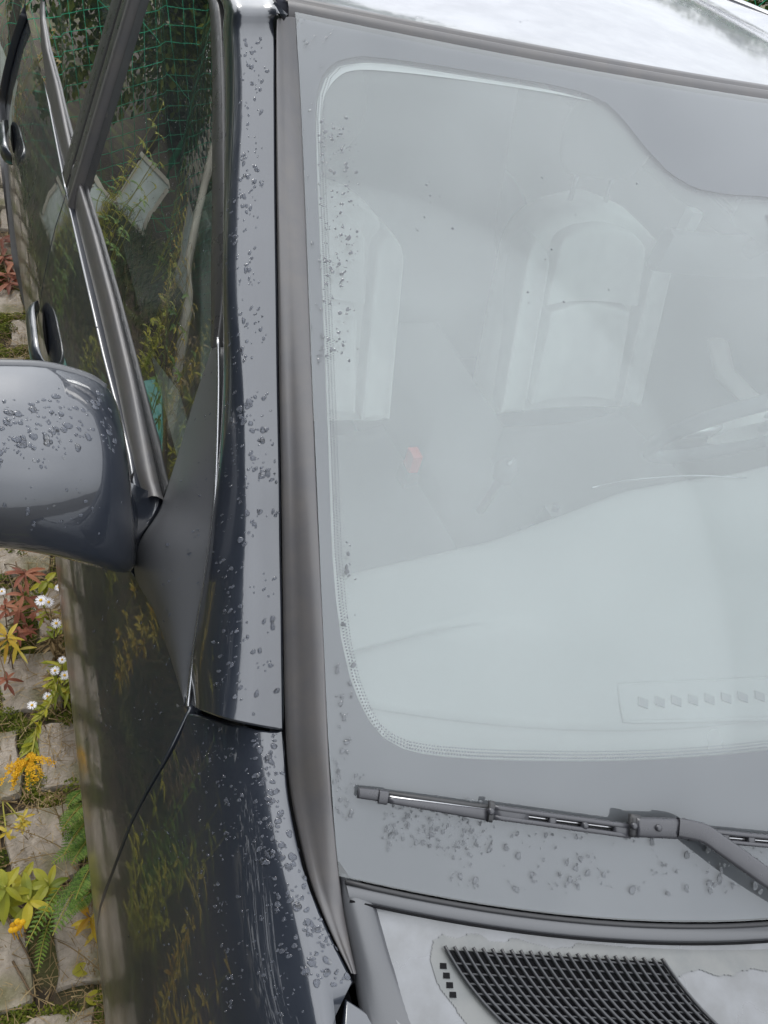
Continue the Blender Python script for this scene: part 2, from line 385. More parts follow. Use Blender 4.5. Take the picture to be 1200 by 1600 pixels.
yg2 = lambda z: y_gap(z)+.0035
seamr = lambda z: interp(z, [(1., 1.262), (.9, 1.235), (.75, 1.19), (.6, 1.17), (.2, 1.17)])
fdr = side_panel(yg2, lambda z: seamr(z)-.003, belt, 'front_door', 34)
side_panel(lambda z: seamr(z)+.003, lambda z: interp(z, [(1, 2.12), (.7, 2.15), (.55, 1.95), (.2, 1.85)])-.0012, belt, 'rear_door', 24)
side_panel(lambda z: interp(z, [(1, 2.12), (.7, 2.15), (.55, 1.95), (.2, 1.85)])+.0012, lambda z: 3.28, belt, 'quarter_panel', 40, arch=(2.28, .30, .35))
# inner black shell behind all gaps
rows = [[S(y, t)+np.array([.020, 0, -.030 if y < .2 else -.012]) for t in np.linspace(.7 if y < .1 else (.2 if y < .2 else 1.6), 4.2, 12)] for y in np.linspace(-.9, 3.25, 50)]
mb = MB(); mb.grid(rows); part(mb, 'inner_shell', 'black', both=True)

# ---- A pillar outer panel
PR = [(42, 428, 395, 366, 351), (150, 429, 398, 372, 354), (300, 430, 397, 366, 355.5), (450, 432, 398, 362, 354.5), (600, 434, 402, 374, 350),
      (750, 437, 405, 376, 337), (850, 438, 405, 374, 327), (950, 440, 405, 368, 313), (1030, 441, 406, 362, 301), (1098, 442.5, 400, 350, 294)]
prow = []
for k, (py, a, b, c, d) in enumerate(PR):
    g = UP(a, py, go, gn); off = .006 if k < 4 else .006
    e = SP(d, py, .006+(.0 if k < 5 else .004*(k-4)))
    u = k/(len(PR)-1)
    if k == len(PR)-1: g = UP(442.5, 1136, go, gn); e = U(298, 1100, z=.940); b, c = 400, 350
    py2 = py if k < len(PR)-1 else 1131
    outw = np.array([-.55, -.45, .7]); outw /= np.linalg.norm(outw)
    nT = np.array([-.15, -.46, .875]); nT /= np.linalg.norm(nT); m1_ = UP(b, py2, g, nT); nT2 = np.array([-.22, -.46, .86]); nT2 /= np.linalg.norm(nT2)
    m2_ = UP(c, py2 if k < len(PR)-1 else 1120, m1_, nT2)
    prow.append([g+np.array([-.0015, -.001, 0]), m1_, m2_, e])
# continue above the picture as the roof rail down to the tail
def rail(y, x0, z0, x1, z1): 
    a = np.array([x0, y, z0]); b = np.array([x1, y, z1]); o = np.array([-.5, 0, .8])*.012
    return [a, a+(b-a)*.3+o, a+(b-a)*.65+o, b]
ext = [rail(2.95, -.60, 1.02, -.74, 1.0), rail(2.75, -.57, 1.16, -.70, 1.10), rail(2.5, -.56, 1.29, -.655, 1.25), rail(2.2, -.565, 1.355, -.64, 1.325), rail(1.8, -.578, 1.372, -.65, 1.345), rail(1.4, -.588, 1.400, -.655, 1.378), rail(1.12, -.595, 1.402, -.656, 1.388)]
prow = ext+prow
e0 = [p+np.array([.004, .055, .020]) for p in prow[len(ext)]]; prow = ext[:-1]+[e0]+prow[len(ext):]
full = []
cols = [crs([r[j] for r in prow], 90) for j in range(4)]
for i in range(90):
    a_, b_, c_, d_ = [c[i] for c in cols]; q_ = c_+(d_-c_)*.5+(c_-b_)/np.linalg.norm(c_-b_)*.007; full.append(crs([a_, b_, c_, q_, d_], 17))
for _ in range(3): full = [full[0]]+[[full[i][0]]+[.25*full[i-1][j]+.5*full[i][j]+.25*full[i+1][j] for j in range(1, 17)] for i in range(1, 89)]+[full[-1]]
pillar_rows = full
part(panel(full, (-.6, -.3, .8), .012), 'side_frame', 'paint', both=True)

# ---- windscreen moulding between groove and glass
MR = [(30, 432, 462), (60, 431, 463.5), (160, 431, 470), (300, 432, 476), (450, 434, 482), (600, 436, 488), (750, 439, 494), (900, 441, 501), (1020, 443, 507), (1142, 446, 512), (1230, 452, 517), (1300, 465, 523), (1370, 482, 530), (1420, 500, 537), (1470, 522, 546), (1520, 548, 557)]
rows = []
for k, (py, a, b) in enumerate(MR):
    if py <= 1142: g = UP(a, py, go, gn)
    else: g = UN(a, py, np.array([np.interp(py, [q[1] for q in fg], [p[i] for p in F3]) for i in range(3)]))
    if py <= 1370: w = UF(b, py, zw)
    else: w = UN(b, py, g+np.array([.03-.02*(py-1370)/150, .01, 0]))
    o = np.array([-.25, -.45, .85]); L_ = lambda s, h: g+(w-g)*s+o*h
    rows.append([L_(0, -.009), L_(.03, -.001), L_(.10, .0012), L_(.25, .0014), L_(.40, .0016), L_(.46, .0028), L_(.70, .0034), L_(.93, .0028), L_(.985, .001), L_(1.0, -.003)])
cols = [crs([r[j] for r in rows], 60) for j in range(10)]
mb = MB(); mb.grid([[c[i] for c in cols] for i in range(60)]); part(mb, 'windscreen_moulding', 'mould', both=True)
# channel under the groove
rows = [[p+np.array([-.012, -.004, -.012]), p+np.array([.012, .004, -.012])] for p in G3+F3[1:]]
mb = MB(); mb.grid(rows); part(mb, 'gutter', 'black', both=True)

# ---- windscreen
edge = [(462, 30), (470, 160), (482, 450), (488, 600), (501, 900), (512, 1142), (523, 1300), (530, 1370)]
EX = [wx(*p) for p in edge]; EX = sorted([(t, x) for x, t in EX])
def xe(t): return -np.interp(t, [e[0] for e in EX], [e[1] for e in EX])
def xe_full(t):
    t0, x0 = EX[0]; t1, x1 = EX[-1]; s = (x1-x0)/(t1-t0); 
    return -(x0+s*(t-t0)) if (t < t0 or t > t1) else xe(t)
rows = [[wpt(a*xe_full(t), t) for a in np.linspace(-1, 1, 61)] for t in np.linspace(-.0, 1., 41)]
wmb = MB(); wmb.grid(rows); wind = part(wmb, 'windscreen', 'wglass')
inner = [(492, 180), (495, 140), (505, 110), (522, 92), (560, 82), (620, 88), (700, 100), (850, 125), (905, 137), (945, 152), (975, 180), (1010, 225), (1050, 268), (1090, 291), (1140, 300), (1190, 303)]
low = [(1200, 1173), (1100, 1183), (1000, 1189), (850, 1190), (740, 1187), (680, 1182), (640, 1175), (608, 1160), (585, 1140), (565, 1105), (548, 1060), (534, 1000), (526, 940), (519, 860), (513, 700), (507, 540), (500, 380), (494, 240)]
def at_(p, dz=0): x, t = wx(*p); return x, t
it = [at_(p) for p in inner]; lt = [at_(p) for p in low]
half = it+[(0.0, it[-1][1])]                               # top, left to centre
bott = [(0.0, lt[0][1]+.002)]+lt                                     # bottom, centre to left
ring_in = half+[(-x, t) for x, t in half[::-1][1:]]+[(-x, t) for x, t in bott[::-1][:-1]]+bott
ri = arcl([(x, t*.9) for x, t in ring_in]+[(ring_in[0][0], ring_in[0][1]*.9)], 241)[:-1]
def outer_of(x, t):                                       # project away from the centre line to the glass edge
    cx = np.clip(x, -.30, .30); ct = np.clip(t, .38, .66); dx, dt = x-cx, t-ct
    k0, k1 = 0., 30.
    ins = lambda k: (0.0004 < ct+dt*k < .9996) and abs(cx+dx*k) < xe_full(ct+dt*k)-.0004
    for _ in range(40):
        m = (k0+k1)/2
        if ins(m): k0 = m
        else: k1 = m
    return cx+dx*k0, ct+dt*k0
def under(x, t, d): p = wpt(x, t); return p-wn(p[0], p[1])*d
rr = []
for s in np.linspace(0, 1, 9):
    row = []
    for x, t9 in ri:
        t = t9/.9; ox, ot = outer_of(x, t); row.append(under(x+(ox-x)*s, t+(ot-t)*s, .004))
    rr.append(row)
mb = MB(); mb.grid(rr, closed=True); part(mb, 'frit_band', 'frit', wind)
rows = [[under(a*(xe_full(t)-.012), t, .009) for a in np.linspace(-1, 1, 41)] for t in np.linspace(.015, .985, 31)]
mb = MB(); mb.grid(rows); part(mb, 'inner_glass_layer', 'iglass', wind)
# halftone dots on the inner border of the frit
mb = MB()
for d in (.0028, .0056, .0082):
    rq = arcl([(x, t*.9) for x, t in ring_in]+[(ring_in[0][0], ring_in[0][1]*.9)], 1500)
    for i in range(len(rq)-1):
        x, t = rq[i][0], rq[i][1]/.9; tx, tt = rq[i+1][0]-rq[i][0], (rq[i+1][1]-rq[i][1])/.9
        l = math.hypot(tx, tt*.9)+1e-9; nx, nt_ = tt*.9/l, -tx/l
        p = under(x+nx*d, t+nt_*d/.9, .004); q = .0011-.0001*d/.002
        N_ = wn(p[0], p[1]); a = np.cross(N_, (1, 0, 0)); a /= np.linalg.norm(a); b = np.cross(N_, a)
        mb.add([p+q*(math.cos(u)*a+math.sin(u)*b) for u in (0, 1.05, 2.1, 3.14, 4.2, 5.25)], [(0, 1, 2, 3, 4, 5)])
part(mb, 'frit_dots', 'frit', wind, kind='stuff')

tr_ = [(600, 1153, 7), (583, 1132, 9), (563, 1095, 9), (546, 1050, 9), (534, 1000, 8), (527, 950, 7), (520, 860, 5), (514, 700, 4), (508, 540, 4), (501, 380, 4), (495, 240, 5), (495, 170, 8), (500, 135, 11), (514, 108, 13), (540, 93, 13), (600, 90, 12), (700, 105, 8), (850, 130, 5), (930, 150, .5)]
rows = []
for x, y, w in tr_:
    k = len(rows); nx_, ny_ = (1, 0) if 2 < k < 12 else ((.8, -.6) if k <= 2 else ((.7, .7) if k < 15 else (0, 1)))
    a, b = at_((x, y)), at_((x+w*nx_, y+w*ny_)); rows.append([under(*a, .0075), under((a[0]+b[0])/2, (a[1]+b[1])/2, .0068), under(*b, .0075)])
cols = [crs([q[j] for q in rows], 90) for j in range(3)]
mb = MB(); mb.grid([[c[i] for c in cols] for i in range(90)]); part(mb, 'inner_edge_trim', 'trimw', wind)
# ---- header moulding and roof
def zr(x, y): return 1.429-.16*x*x-.010*(max(0, 1.1-y)/.4)**2-.03*max(0, y-1.1)**1.5+.036*min(1, max(0, abs(x)-.45)/.14)**2*min(1, max(0, 2.2-y))
hx = np.linspace(-1, 1, 61)
hw = .585
prof = [(-.002, -.006), (.003, .002), (.009, .0045), (.013, .003), (.016, .0), (.019, .003), (.024, .003), (.028, -.002), (.030, -.008)]
rows = []
for a in hx:
    x = a*hw; y0 = yt(x); rows.append([np.array([x, y0+dy, zt(x)+dz+dy*.28]) for dy, dz in prof])
mb = MB(); mb.grid(rows, flip=True); part(mb, 'header_moulding', 'mould')
rows = []
for a in np.linspace(-1, 1, 49):
    r = []
    for v in np.linspace(0, 1, 40):
        xw = np.interp(v, [0, .1, .5, .85, 1], [.588, .592, .585, .565, .53]); x = a*xw
        y0 = yt(x)+.031; y = y0+(2.62-y0)*v; z = zr(x, y)
        w = max(0, 1-v/.12); zh = zt(x)+.004; z = z*(1-w*w)+zh*w*w
        r.append(np.array([x, y, z]))
    rows.append(r)
part(panel(rows, (0, 0, 1), .012, .003), 'roof', 'roofpaint')
# ditch strips between roof and side frame
mb = MB(); rw = []
for y, x0, z0, *_ in [(2.5, -.56, 1.285), (2.2, -.565, 1.345), (1.8, -.582, 1.368), (1.4, -.59, 1.388), (1.1, -.596, 1.408), (.9, -.598, 1.405), (.84, -.60, 1.392)]:
    rw.append([np.array([x0-.012, y, z0-.012]), np.array([x0-.004, y, z0+.001]), np.array([x0+.006, y, z0+.001]), np.array([x0+.016, y, z0-.012])])
mb.grid(rw); part(mb, 'roof_ditch_strip', 'rubber', both=True)
# rear screen and tail
mb = MB(); mb.grid([[np.array([x*w, y, z]) for x in np.linspace(-1, 1, 13)] for y, z, w in [(2.62, 1.37, .54), (2.9, 1.20, .58), (3.15, 1.02, .62)]]); part(mb, 'rear_screen', 'sglass')
rows = [[np.array([x*w, y+.06*(1-x*x), z]) for x in np.linspace(-1, 1, 21)] for y, z, w in [(3.16, 1.01, .68), (3.35, .98, .69), (3.42, .93, .70), (3.45, .75, .72), (3.46, .5, .73), (3.44, .3, .72)]]
part(panel(rows, (0, 1, .5)), 'tailgate', 'paint')

# ---- sail (triangular mirror foot) + bright edge strip
sr = []
for py, lpx, rpx in [(545, 331, 338), (620, 305, 338), (700, 281, 336), (760, 262, 333.5), (800, 247, 330), (850, 216, 325), (900, 205, 318), (950, 238, 311), (1000, 257, 304), (1050, 273, 298), (1095, 287, 293)]:
    k = [545, 620, 700, 760, 800, 850, 900, 950, 1000, 1050, 1095].index(py)
    rr_ = SP(rpx, py, .009+.004*max(0, k-3)/3)
    if k == 10: rr_ = U(293, 1097, z=.942)
    if lpx > 260 and py < 780: ll = SP(lpx, py, .004)
    elif py <= 900: ll = U(lpx, py, z=[.955, .948, .935, .918][k-3])
    else: ll = U(lpx, py, z=[.916, .918, .925, .936][k-7])
    if py >= 900: ll = SH(lpx+(6 if py == 900 else 0), py, .0015)
    n_o = np.array([-.6, -.3, .6]); bul = [.0, .001, .004, .009, .015, .02, .018, .012, .008, .004, .001][k]
    sr.append([ll+(rr_-ll)*s+n_o*bul*math.sin(math.pi*s)*1.2 for s in np.linspace(0, 1, 9)])
cols = [crs([r[j] for r in sr], 50) for j in range(9)]
sail_rows = [[c[i] for c in cols] for i in range(50)]
part(panel(sail_rows, (-1, -.3, .5), .012), 'mirror_sail', 'sail', both=True)
# neck of the mirror, flowing from the housing to the sail
B_ = [U(252, 774, z=.962), U(250, 792, z=.955), U(238, 814, z=.948), U(218, 838, z=.940), U(201, 862, z=.930), U(191, 886, z=.919)]
H_ = [U(203, 752, y=.52), U(196, 782, y=.50), U(186, 812, y=.47), U(178, 840, y=.44), U(174, 864, y=.42), U(176, 885, y=.41)]
rows = []
for b_, h_ in zip(B_, H_):
    dp = np.array([.02, .0, -.02]); rows.append([h_+np.array([.01, .03, -.01]), h_, h_+(b_-h_)*.35+dp*.5, h_+(b_-h_)*.7+dp*.35, b_+np.array([-.004, -.002, .004]), b_, b_-np.array([-.01, -.01, .012])])
cols = [crs([q[j] for q in rows], 24) for j in range(7)]
mb = MB(); mb.grid([crs([c[i] for c in cols], 22) for i in range(24)]); part(mb, 'mirror_neck', 'paint', both=True)
ln = [(341, 528), (341.5, 600), (340, 680), (337, 760), (333.5, 810), (328, 860), (321, 910), (313, 955), (306, 1000), (300, 1045), (295.5, 1085), (293.5, 1104)]
pts = [SP(x, y, .012+.004*max(0, (k-4))/3) for k, (x, y) in enumerate(ln)]
mb = MB(); mb.tube(crs(pts, 60), .0022, 8); part(mb, 'edge_strip', 'chrome', both=True)

# ---- window frame on the side plane
def poly_strip(name, inner_, outer_, m, h=.006, both=True, base=0.):
    a = arcl(inner_, 60); b = arcl(outer_, 60); rows = []
    for p, q in zip(a, b):
        rows.append([p+sn*(base-.012), p+sn*(base+h*.7), p+(q-p)*.12+sn*(base+h), p+(q-p)*.88+sn*(base+h), q+sn*(base+h*.6), q+sn*(base-.012)])
    mb = MB(); mb.grid(rows); return part(mb, name, m, both=both)
topfr = [SP(x, y) for x, y in [(336, 545), (335, 450), (337, 300), (337.5, 150), (334.5, 40), (333, 8)]]
topf2 = [SP(x, y) for x, y in [(345, 545), (355, 450), (355.5, 300), (354, 150), (351, 40), (348, 8)]]
ZT = 1.366
tin = topfr+[SX(1.02, ZT+.008), SX(1.14, ZT+.006), SX(1.30, ZT)]
tou = topf2+[SX(1.02, ZT+.028), SX(1.14, ZT+.027), SX(1.33, ZT+.02)]
poly_strip('door_window_frame', tin, tou, 'frame')
poly_strip('rear_window_frame', [SX(1.33, ZT), SX(1.8, ZT-.02), SX(2.1, ZT-.07), SX(2.35, 1.2)], [SX(1.33, ZT+.02), SX(1.8, ZT+.002), SX(2.15, ZT-.04), SX(2.45, 1.2)], 'frame')
# belt mouldings
def belt_strip(pix_out, pix_in, name):
    a = arcl([U(x, y, z=z) for x, y, z in pix_out], 50); b = arcl([SP(x, y) for x, y in pix_in], 50); rows = []
    for p, q in zip(a, b):
        u = np.array([-.25, 0, 1.])
        rows.append([p-u*.012+np.array([-.002, 0, 0]), p+u*.001, p+(q-p)*.15+u*.005, p+(q-p)*.45+u*.009, p+(q-p)*.75+u*.009, p+(q-p)*.95+u*.006, q+u*.0-np.array([-.003, 0, 0]), q-u*.02+np.array([.004, 0, 0])])
    mb = MB(); mb.grid(rows); return part(mb, name, 'mould', both=True)
belt_strip([(228, 782, .955), (214, 740, .957), (199, 680, .957), (180, 590, .958), (152, 470, .960), (127, 370, .962), (106, 278, .963)], [(254, 784), (247, 768), (232, 700), (210, 600), (178, 470), (151, 370), (127, 292)], 'belt_moulding')
belt_strip([(104, 274, .963), (92, 225, .966), (72, 140, .972), (58, 70, .978), (54, 30, .982), (54, 5, .986)], [(124, 288), (110, 225), (92, 140), (76, 80), (68, 30), (68, 5)], 'rear_belt_moulding')
# door glass
gf = [SP(x, y, -.004) for x, y in [(254, 778), (232, 702), (178, 472), (128, 300)]]
yB = gf[-1][1]
def planar(poly, name, m, parent=None, off=0, curve=.0, both=True):
    """fan of a planar outline"""
    c = sum(poly)/len(poly); P = arcl(list(poly)+[poly[0]], 97)[:-1]; rows = []
    mb = MB()
    for s in np.linspace(.0, 1, 9): rows.append([c+(p-c)*s+sn*(off+curve*(1-s*s)) for p in P])
    mb.grid(rows, closed=True); return part(mb, name, m, parent, both=both)
Btop = SP(222, -10, -.004)
slope = (Btop-gf[-1])/(Btop[2]-gf[-1][2]); Bt = gf[-1]+slope*(ZT-gf[-1][2])
glass_f = gf+[Bt, SX(1.04, ZT+.007, -.004)]+[SP(x, y, -.004) for x, y in [(333, 8), (334, 40), (337.5, 150), (337, 300), (335, 450), (334, 530), (310, 620), (285, 700)]]
planar(glass_f, 'front_door_glass', 'sglass', curve=.006)
# B pillar: front door frame strip with brown edge, gap, rear door frame
def bstrip(y0, y1, off, name, m, zt0=None, w=None):
    a = [SX(y0+slope[1]*(z-.965), z, off) for z in np.linspace(.962, ZT+.01, 16)]; b = [SX(y1+slope[1]*(z-.965), z, off) for z in np.linspace(.962, ZT+.01, 16)]
    rows = [[p-sn*.012, p+sn*0, p+(q-p)*.1+sn*.002, p+(q-p)*.9+sn*.002, q, q-sn*.012] for p, q in zip(a, b)]
    mb = MB(); mb.grid(rows); return part(mb, name, m, both=True)
y0 = gf[-1][1]
bstrip(y0-.002, y0+.016, .007, 'window_seal_strip', 'mould')
bstrip(y0+.019, y0+.062, .003, 'front_door_pillar', 'frame')
bstrip(y0+.066, y0+.125, .003, 'rear_door_pillar', 'frame')
yr = y0+.125
glass_r = [SX(yr, .965, -.004), SX(2.10, .99, -.004), SX(2.2, 1.05, -.004), SX(2.25, 1.22, -.004), SX(2.05, 1.285, -.004), SX(1.8, ZT-.02, -.004), SX(yr+slope[1]*.36, ZT, -.004)]
planar(glass_r, 'rear_door_glass', 'sglass', curve=.004)

# ---- door mirror
mir = MB()
def msec(x, yc, zc, hy, hz, rot=0.):
    """one cross section of the housing in the y-z plane: flat back, domed front"""
    r = []
    for k in range(20):
        a = 2*math.pi*k/28; c, s_ = math.cos(a), math.sin(a)
        e = .55; y = np.sign(c)*abs(c)**(e if c > 0 else .95)*hy*(.55 if c > 0 else 1.); z = np.sign(s_)*abs(s_)**.62*hz
        y -= .022*(z/hz if hz else 0)*(-1)*1.0
        r.append(np.array([x, yc+y, zc+z]))
    return r
# housing: inboard foot to outer tip
T_ = lambda px, py, y: U(px, py, y=y)
secs = [(-.795, .490, .940, .020, .020), (-.803, .486, .952, .030, .032), (-.808, .476, .980, .042, .050), (-.812, .468, 1.018, .055, .072), (-.818, .464, 1.036, .068, .083), (-.828, .461, 1.052, .078, .086),
        (-.845, .459, 1.068, .086, .083), (-.88, .457, 1.090, .090, .074), (-.92, .456, 1.104, .090, .064), (-.96, .457, 1.110, .086, .060), (-1.00, .459, 1.110, .076, .055), (-1.03, .462, 1.108, .056, .044), (-1.045, .466, 1.106, .032, .028), (-1.05, .468, 1.105, .006, .006)]
MS = secs
mcols = [[np.array(s) for s in secs]]
sm = crs(secs, 40)
mir.grid([msec(*s) for s in sm], closed=True)
mirror = part(mir, 'door_mirror', 'paint', both=True)

pts = [np.array([q[0], q[1]+q[3]*.52, q[2]+q[4]*.955]) for q in secs[5:13]]
mb = MB(); mb.tube(crs(pts, 40), .0055, 8, flat=.7); part(mb, 'mirror_rim', 'sail', both=True)
# ---- door handles
def handle(yc, zc, name):
    x = S(yc, t_of_z(yc, zc))[0]+.002
    mb = MB(); rows = []
    for i, u in enumerate(np.linspace(-1, 1, 21)):
        w = .023*(1-abs(u)**4*.55)*(1+.2*max(0, -u)); y = yc+u*.095; d = .026*(1-abs(u)**6)+.003
        rows.append([np.array([x-.006-d*.9*(.35+.65*max(0, math.cos(q))) if True else 0, y, zc+math.sin(q)*w]) for q in np.linspace(-1.9, 1.9, 11)])
    mb.grid(rows, closed=True); h = part(mb, name, 'paint', both=True)
    mb = MB(); mb.grid([[np.array([x-.0015-.004*(1-r*r), yc+.01+.062*r*math.cos(a), zc+.026*r*math.sin(a)]) for a in np.linspace(0, 2*math.pi, 25)[:-1]] for r in np.linspace(.02, 1, 5)], closed=True)
    part(mb, 'handle_recess', 'black', h if False else None, both=True)
handle(1.09, .785, 'door_handle'); handle(1.88, .775, 'door_handle')

# ---- wheels and underbody
for wy in (WC[0], 2.28):
    for sgn in (-1, 1):
        mb = MB(); rows = []
        for k in range(37):
            a = 2*math.pi*k/36; rows.append([np.array([sgn*(.87-dx), wy+math.cos(a)*r, .31+math.sin(a)*r]) for dx, r in ((0.02, .20), (.0, .23), (.005, .29), (.025, .31), (.17, .31), (.2, .28), (.2, .2))])
        mb.grid(rows); w = part(mb, 'wheel', 'tyre')
        mb = MB(); mb.grid([[np.array([sgn*(.83+.03*r*r), wy+math.cos(a)*r*.2, .31+math.sin(a)*r*.2]) for a in np.linspace(0, 2*math.pi, 33)[:-1]] for r in np.linspace(.05, 1, 6)], closed=True); part(mb, 'rim', 'silver', w)
mb = MB(); mb.box((0, 1.2, .26), (1.66, 4.2, .06)); part(mb, 'underbody', 'black', smooth=False)

# ---- bonnet, front bumper
bon = []
hy = lambda x: interp(abs(x), [(0, -.30), (.3, -.265), (.5, -.175), (.60, -.108), (.636, -.084), (.661, -.067), (.69, -.047)])
hz_ = lambda x, y: .9585-.0125*(x/.69)**2-.06*max(0, -y-.05)-.10*max(0, -y-.3)**2
for a in np.linspace(-1, 1, 41):
    r = []
    for v in np.linspace(0, 1, 24):
        y0_ = hy(a*.69); y = y0_+(-.93-y0_)*v; xw = np.interp(y, [-.95, -.75, -.4, -.15, -.10, -.065, -.045], [.50, .60, .699, .7245, .7255, .722, .708]); x = a*xw
        r.append(np.array([x, y, hz_(x, y)-.003]))
    bon.append(r)
part(panel(bon, (0, 0, 1), .02, .003), 'bonnet', 'paint')
rows = [[np.array([math.sin(q)*w, -.93-.22*math.cos(q)*d+.0, z]) for q in np.linspace(-1.45, 1.45, 21)] for w, d, z in [(.60, .1, .84), (.72, .6, .78), (.78, .9, .62), (.80, 1, .45), (.76, .9, .25)]]
mb = MB(); mb.grid(rows); part(mb, 'front_bumper', 'paint')

# ---- cowl panel below the glass
def cz(x, y):                                     # plastic scuttle panel height
    d = yb(x)-y; return zb(x)-.010-.10*d-.9*max(0, d-.0)**2*.5
cw = []
for a in np.linspace(-1, 1, 81):
    r = []
    for v in np.linspace(0, 1, 26):
        x = a*(.690-.015*v); y0_ = yb(x)-.001; y1_ = hy(x)-.022; y1_ = min(y1_, y0_-.02); y = y0_+(y1_-y0_)*v
        lip = .006*math.exp(-((v-.05)/.05)**2)
        r.append(np.array([x, y, cz(x, y)+lip]))
    cw.append(r)
cowl = part(panel(cw, (0, 0, 1), .02, .002), 'cowl_panel', 'cowl')
# black seal along the glass foot
pts = [wpt(x, 0)+np.array([0, -.003, -.002]) for x in np.linspace(-.69, .69, 60)]
mb = MB(); mb.tube(pts, .0022, 6); part(mb, 'glass_seal', 'rubber')
mb = MB(); mb.grid([[p+np.array([0, -.001, -.001]), p+np.array([0, -.005, -.0006]), p+np.array([0, -.011, -.0022]), p+np.array([0, -.013, -.006])] for p in pts]); part(mb, 'cowl_lip', 'capm')
mb = MB(); mb.tube([p+np.array([0, -.0145, -.0042]) for p in pts], .0012, 6); part(mb, 'lip_seam', 'black')
# cowl end cap (rubber corner)
LP = [(531, 1366), (536, 1405), (543, 1445), (550, 1480), (556, 1512), (562, 1550), (572, 1600)]
RP = [(548, 1367), (567, 1381), (583, 1405), (595, 1445), (611, 1500), (632, 1556), (660, 1625)]
rows = []
for k in range(7):
    z0_ = .968-.024*k/6; a = U(*LP[k], z=z0_-.004); b = U(*RP[k], z=z0_-.004)
    h = [.002, .006, .009, .010, .009, .006, .003][k]
    rows.append([a+np.array([0, 0, -.012]), a, a+(b-a)*.12+np.array([0, 0, h*.7]), a+(b-a)*.4+np.array([0, 0, h]), a+(b-a)*.8+np.array([0, 0, h*.9]), a+(b-a)*.95+np.array([0, 0, h*.5]), b, b+np.array([0, 0, -.024])])
cols = [crs([r[j] for r in rows], 30) for j in range(8)]
mb = MB(); mb.grid([[c[i] for c in cols] for i in range(30)]); part(mb, 'cowl_end_cap', 'capm', both=True)
st_o = [(672, 1500), (675, 1475), (690, 1462), (730, 1462), (800, 1472), (880, 1478), (960, 1480), (1010, 1474), (1100, 1478), (1250, 1476), (1250, 1520), (1130, 1520), (1050, 1522), (1085, 1570), (1120, 1600), (1150, 1630), (760, 1640), (715, 1590), (690, 1545)]
P_ = [UF(x, y, cz)[:2] for x, y in st_o]
def inside(x, y, P):
    c = False; k = len(P)-1
    for q in range(len(P)):
        if (P[q][1] > y) != (P[k][1] > y) and x < (P[k][0]-P[q][0])*(y-P[q][1])/(P[k][1]-P[q][1])+P[q][0]: c = not c
        k = q
    return c
mb = MB(); g_ = .0012; x0_ = min(p[0] for p in P_); x1_ = max(p[0] for p in P_); y0_ = min(p[1] for p in P_); y1_ = max(p[1] for p in P_); ids = {}
def vid(a, b):
    if (a, b) not in ids:
        x, y = x0_+a*g_, y0_+b*g_; mb.v.append((x, y, cz(x, y)+.0009)); ids[(a, b)] = len(mb.v)-1
    return ids[(a, b)]
for a in range(int((x1_-x0_)/g_)+1):
    for b in range(int((y1_-y0_)/g_)+1):
        x, y = x0_+(a+.5)*g_, y0_+(b+.5)*g_; w1 = .0020*math.sin(x*120+2*math.sin(y*90))+.0005*math.sin(x*430+y*300)
        if inside(x+w1, y+w1, P_): mb.f.append((vid(a, b), vid(a+1, b), vid(a+1, b+1), vid(a, b+1))); mb.m.append(0)
part(mb, 'water_stain', 'stainm', cowl)
# grille in the cowl
def C3(px, py, h=0.): p = UF(px, py, cz); return p+np.array([0, 0, h])
gr = MB()
tops = [(692+15.0*k, 1481+(.62 if k < 30 else 0)*k*.95) for k in range(24)]
gtop = lambda k: C3(692+14.7*k, 1481+.85*k)
def rib_pt(k, v):                                # v: distance towards the bonnet
    p = gtop(k); return np.array([p[0]+.02*v/.085+.055*(v/.085)**2.2*.45, p[1]-v, 0])
def Z(p, h): p = p.copy(); p[2] = cz(p[0], p[1])+h; return p
NR = 24
o_b = MB()
rowsb = [[Z(rib_pt(k, v), .0016) for k in np.linspace(0, NR-1, 24)] for v in np.linspace(.002, .11, 14)]
o_b.grid(rowsb); part(o_b, 'grille_opening', 'black', cowl)
for k in range(NR):
    mb = MB(); pts = [Z(rib_pt(k, v), .0052) for v in np.linspace(0, .115, 16)]
    mb.tube(pts, .00125, 5, flat=2.2); part(mb, 'grille_rib', 'grille', cowl)
for j in range(13):
    v = .005+.0085*j; mb = MB(); pts = [Z(rib_pt(k, v), .0028) for k in np.linspace(0 if j > 0 else 4, NR-1, 40)]
    mb.tube(pts, .0009, 4, flat=1.6); part(mb, 'grille_crossbar', 'grille', cowl)
for q in range(4):
    a = C3(692+5*q, 1510+15*q, .0013); mb = MB(); mb.box(a, (.006, .0045, .0006), R=((.9, .3, 0), (-.3, .9, 0), (0, 0, 1))); part(mb, 'drain_slot', 'black', cowl, smooth=False)

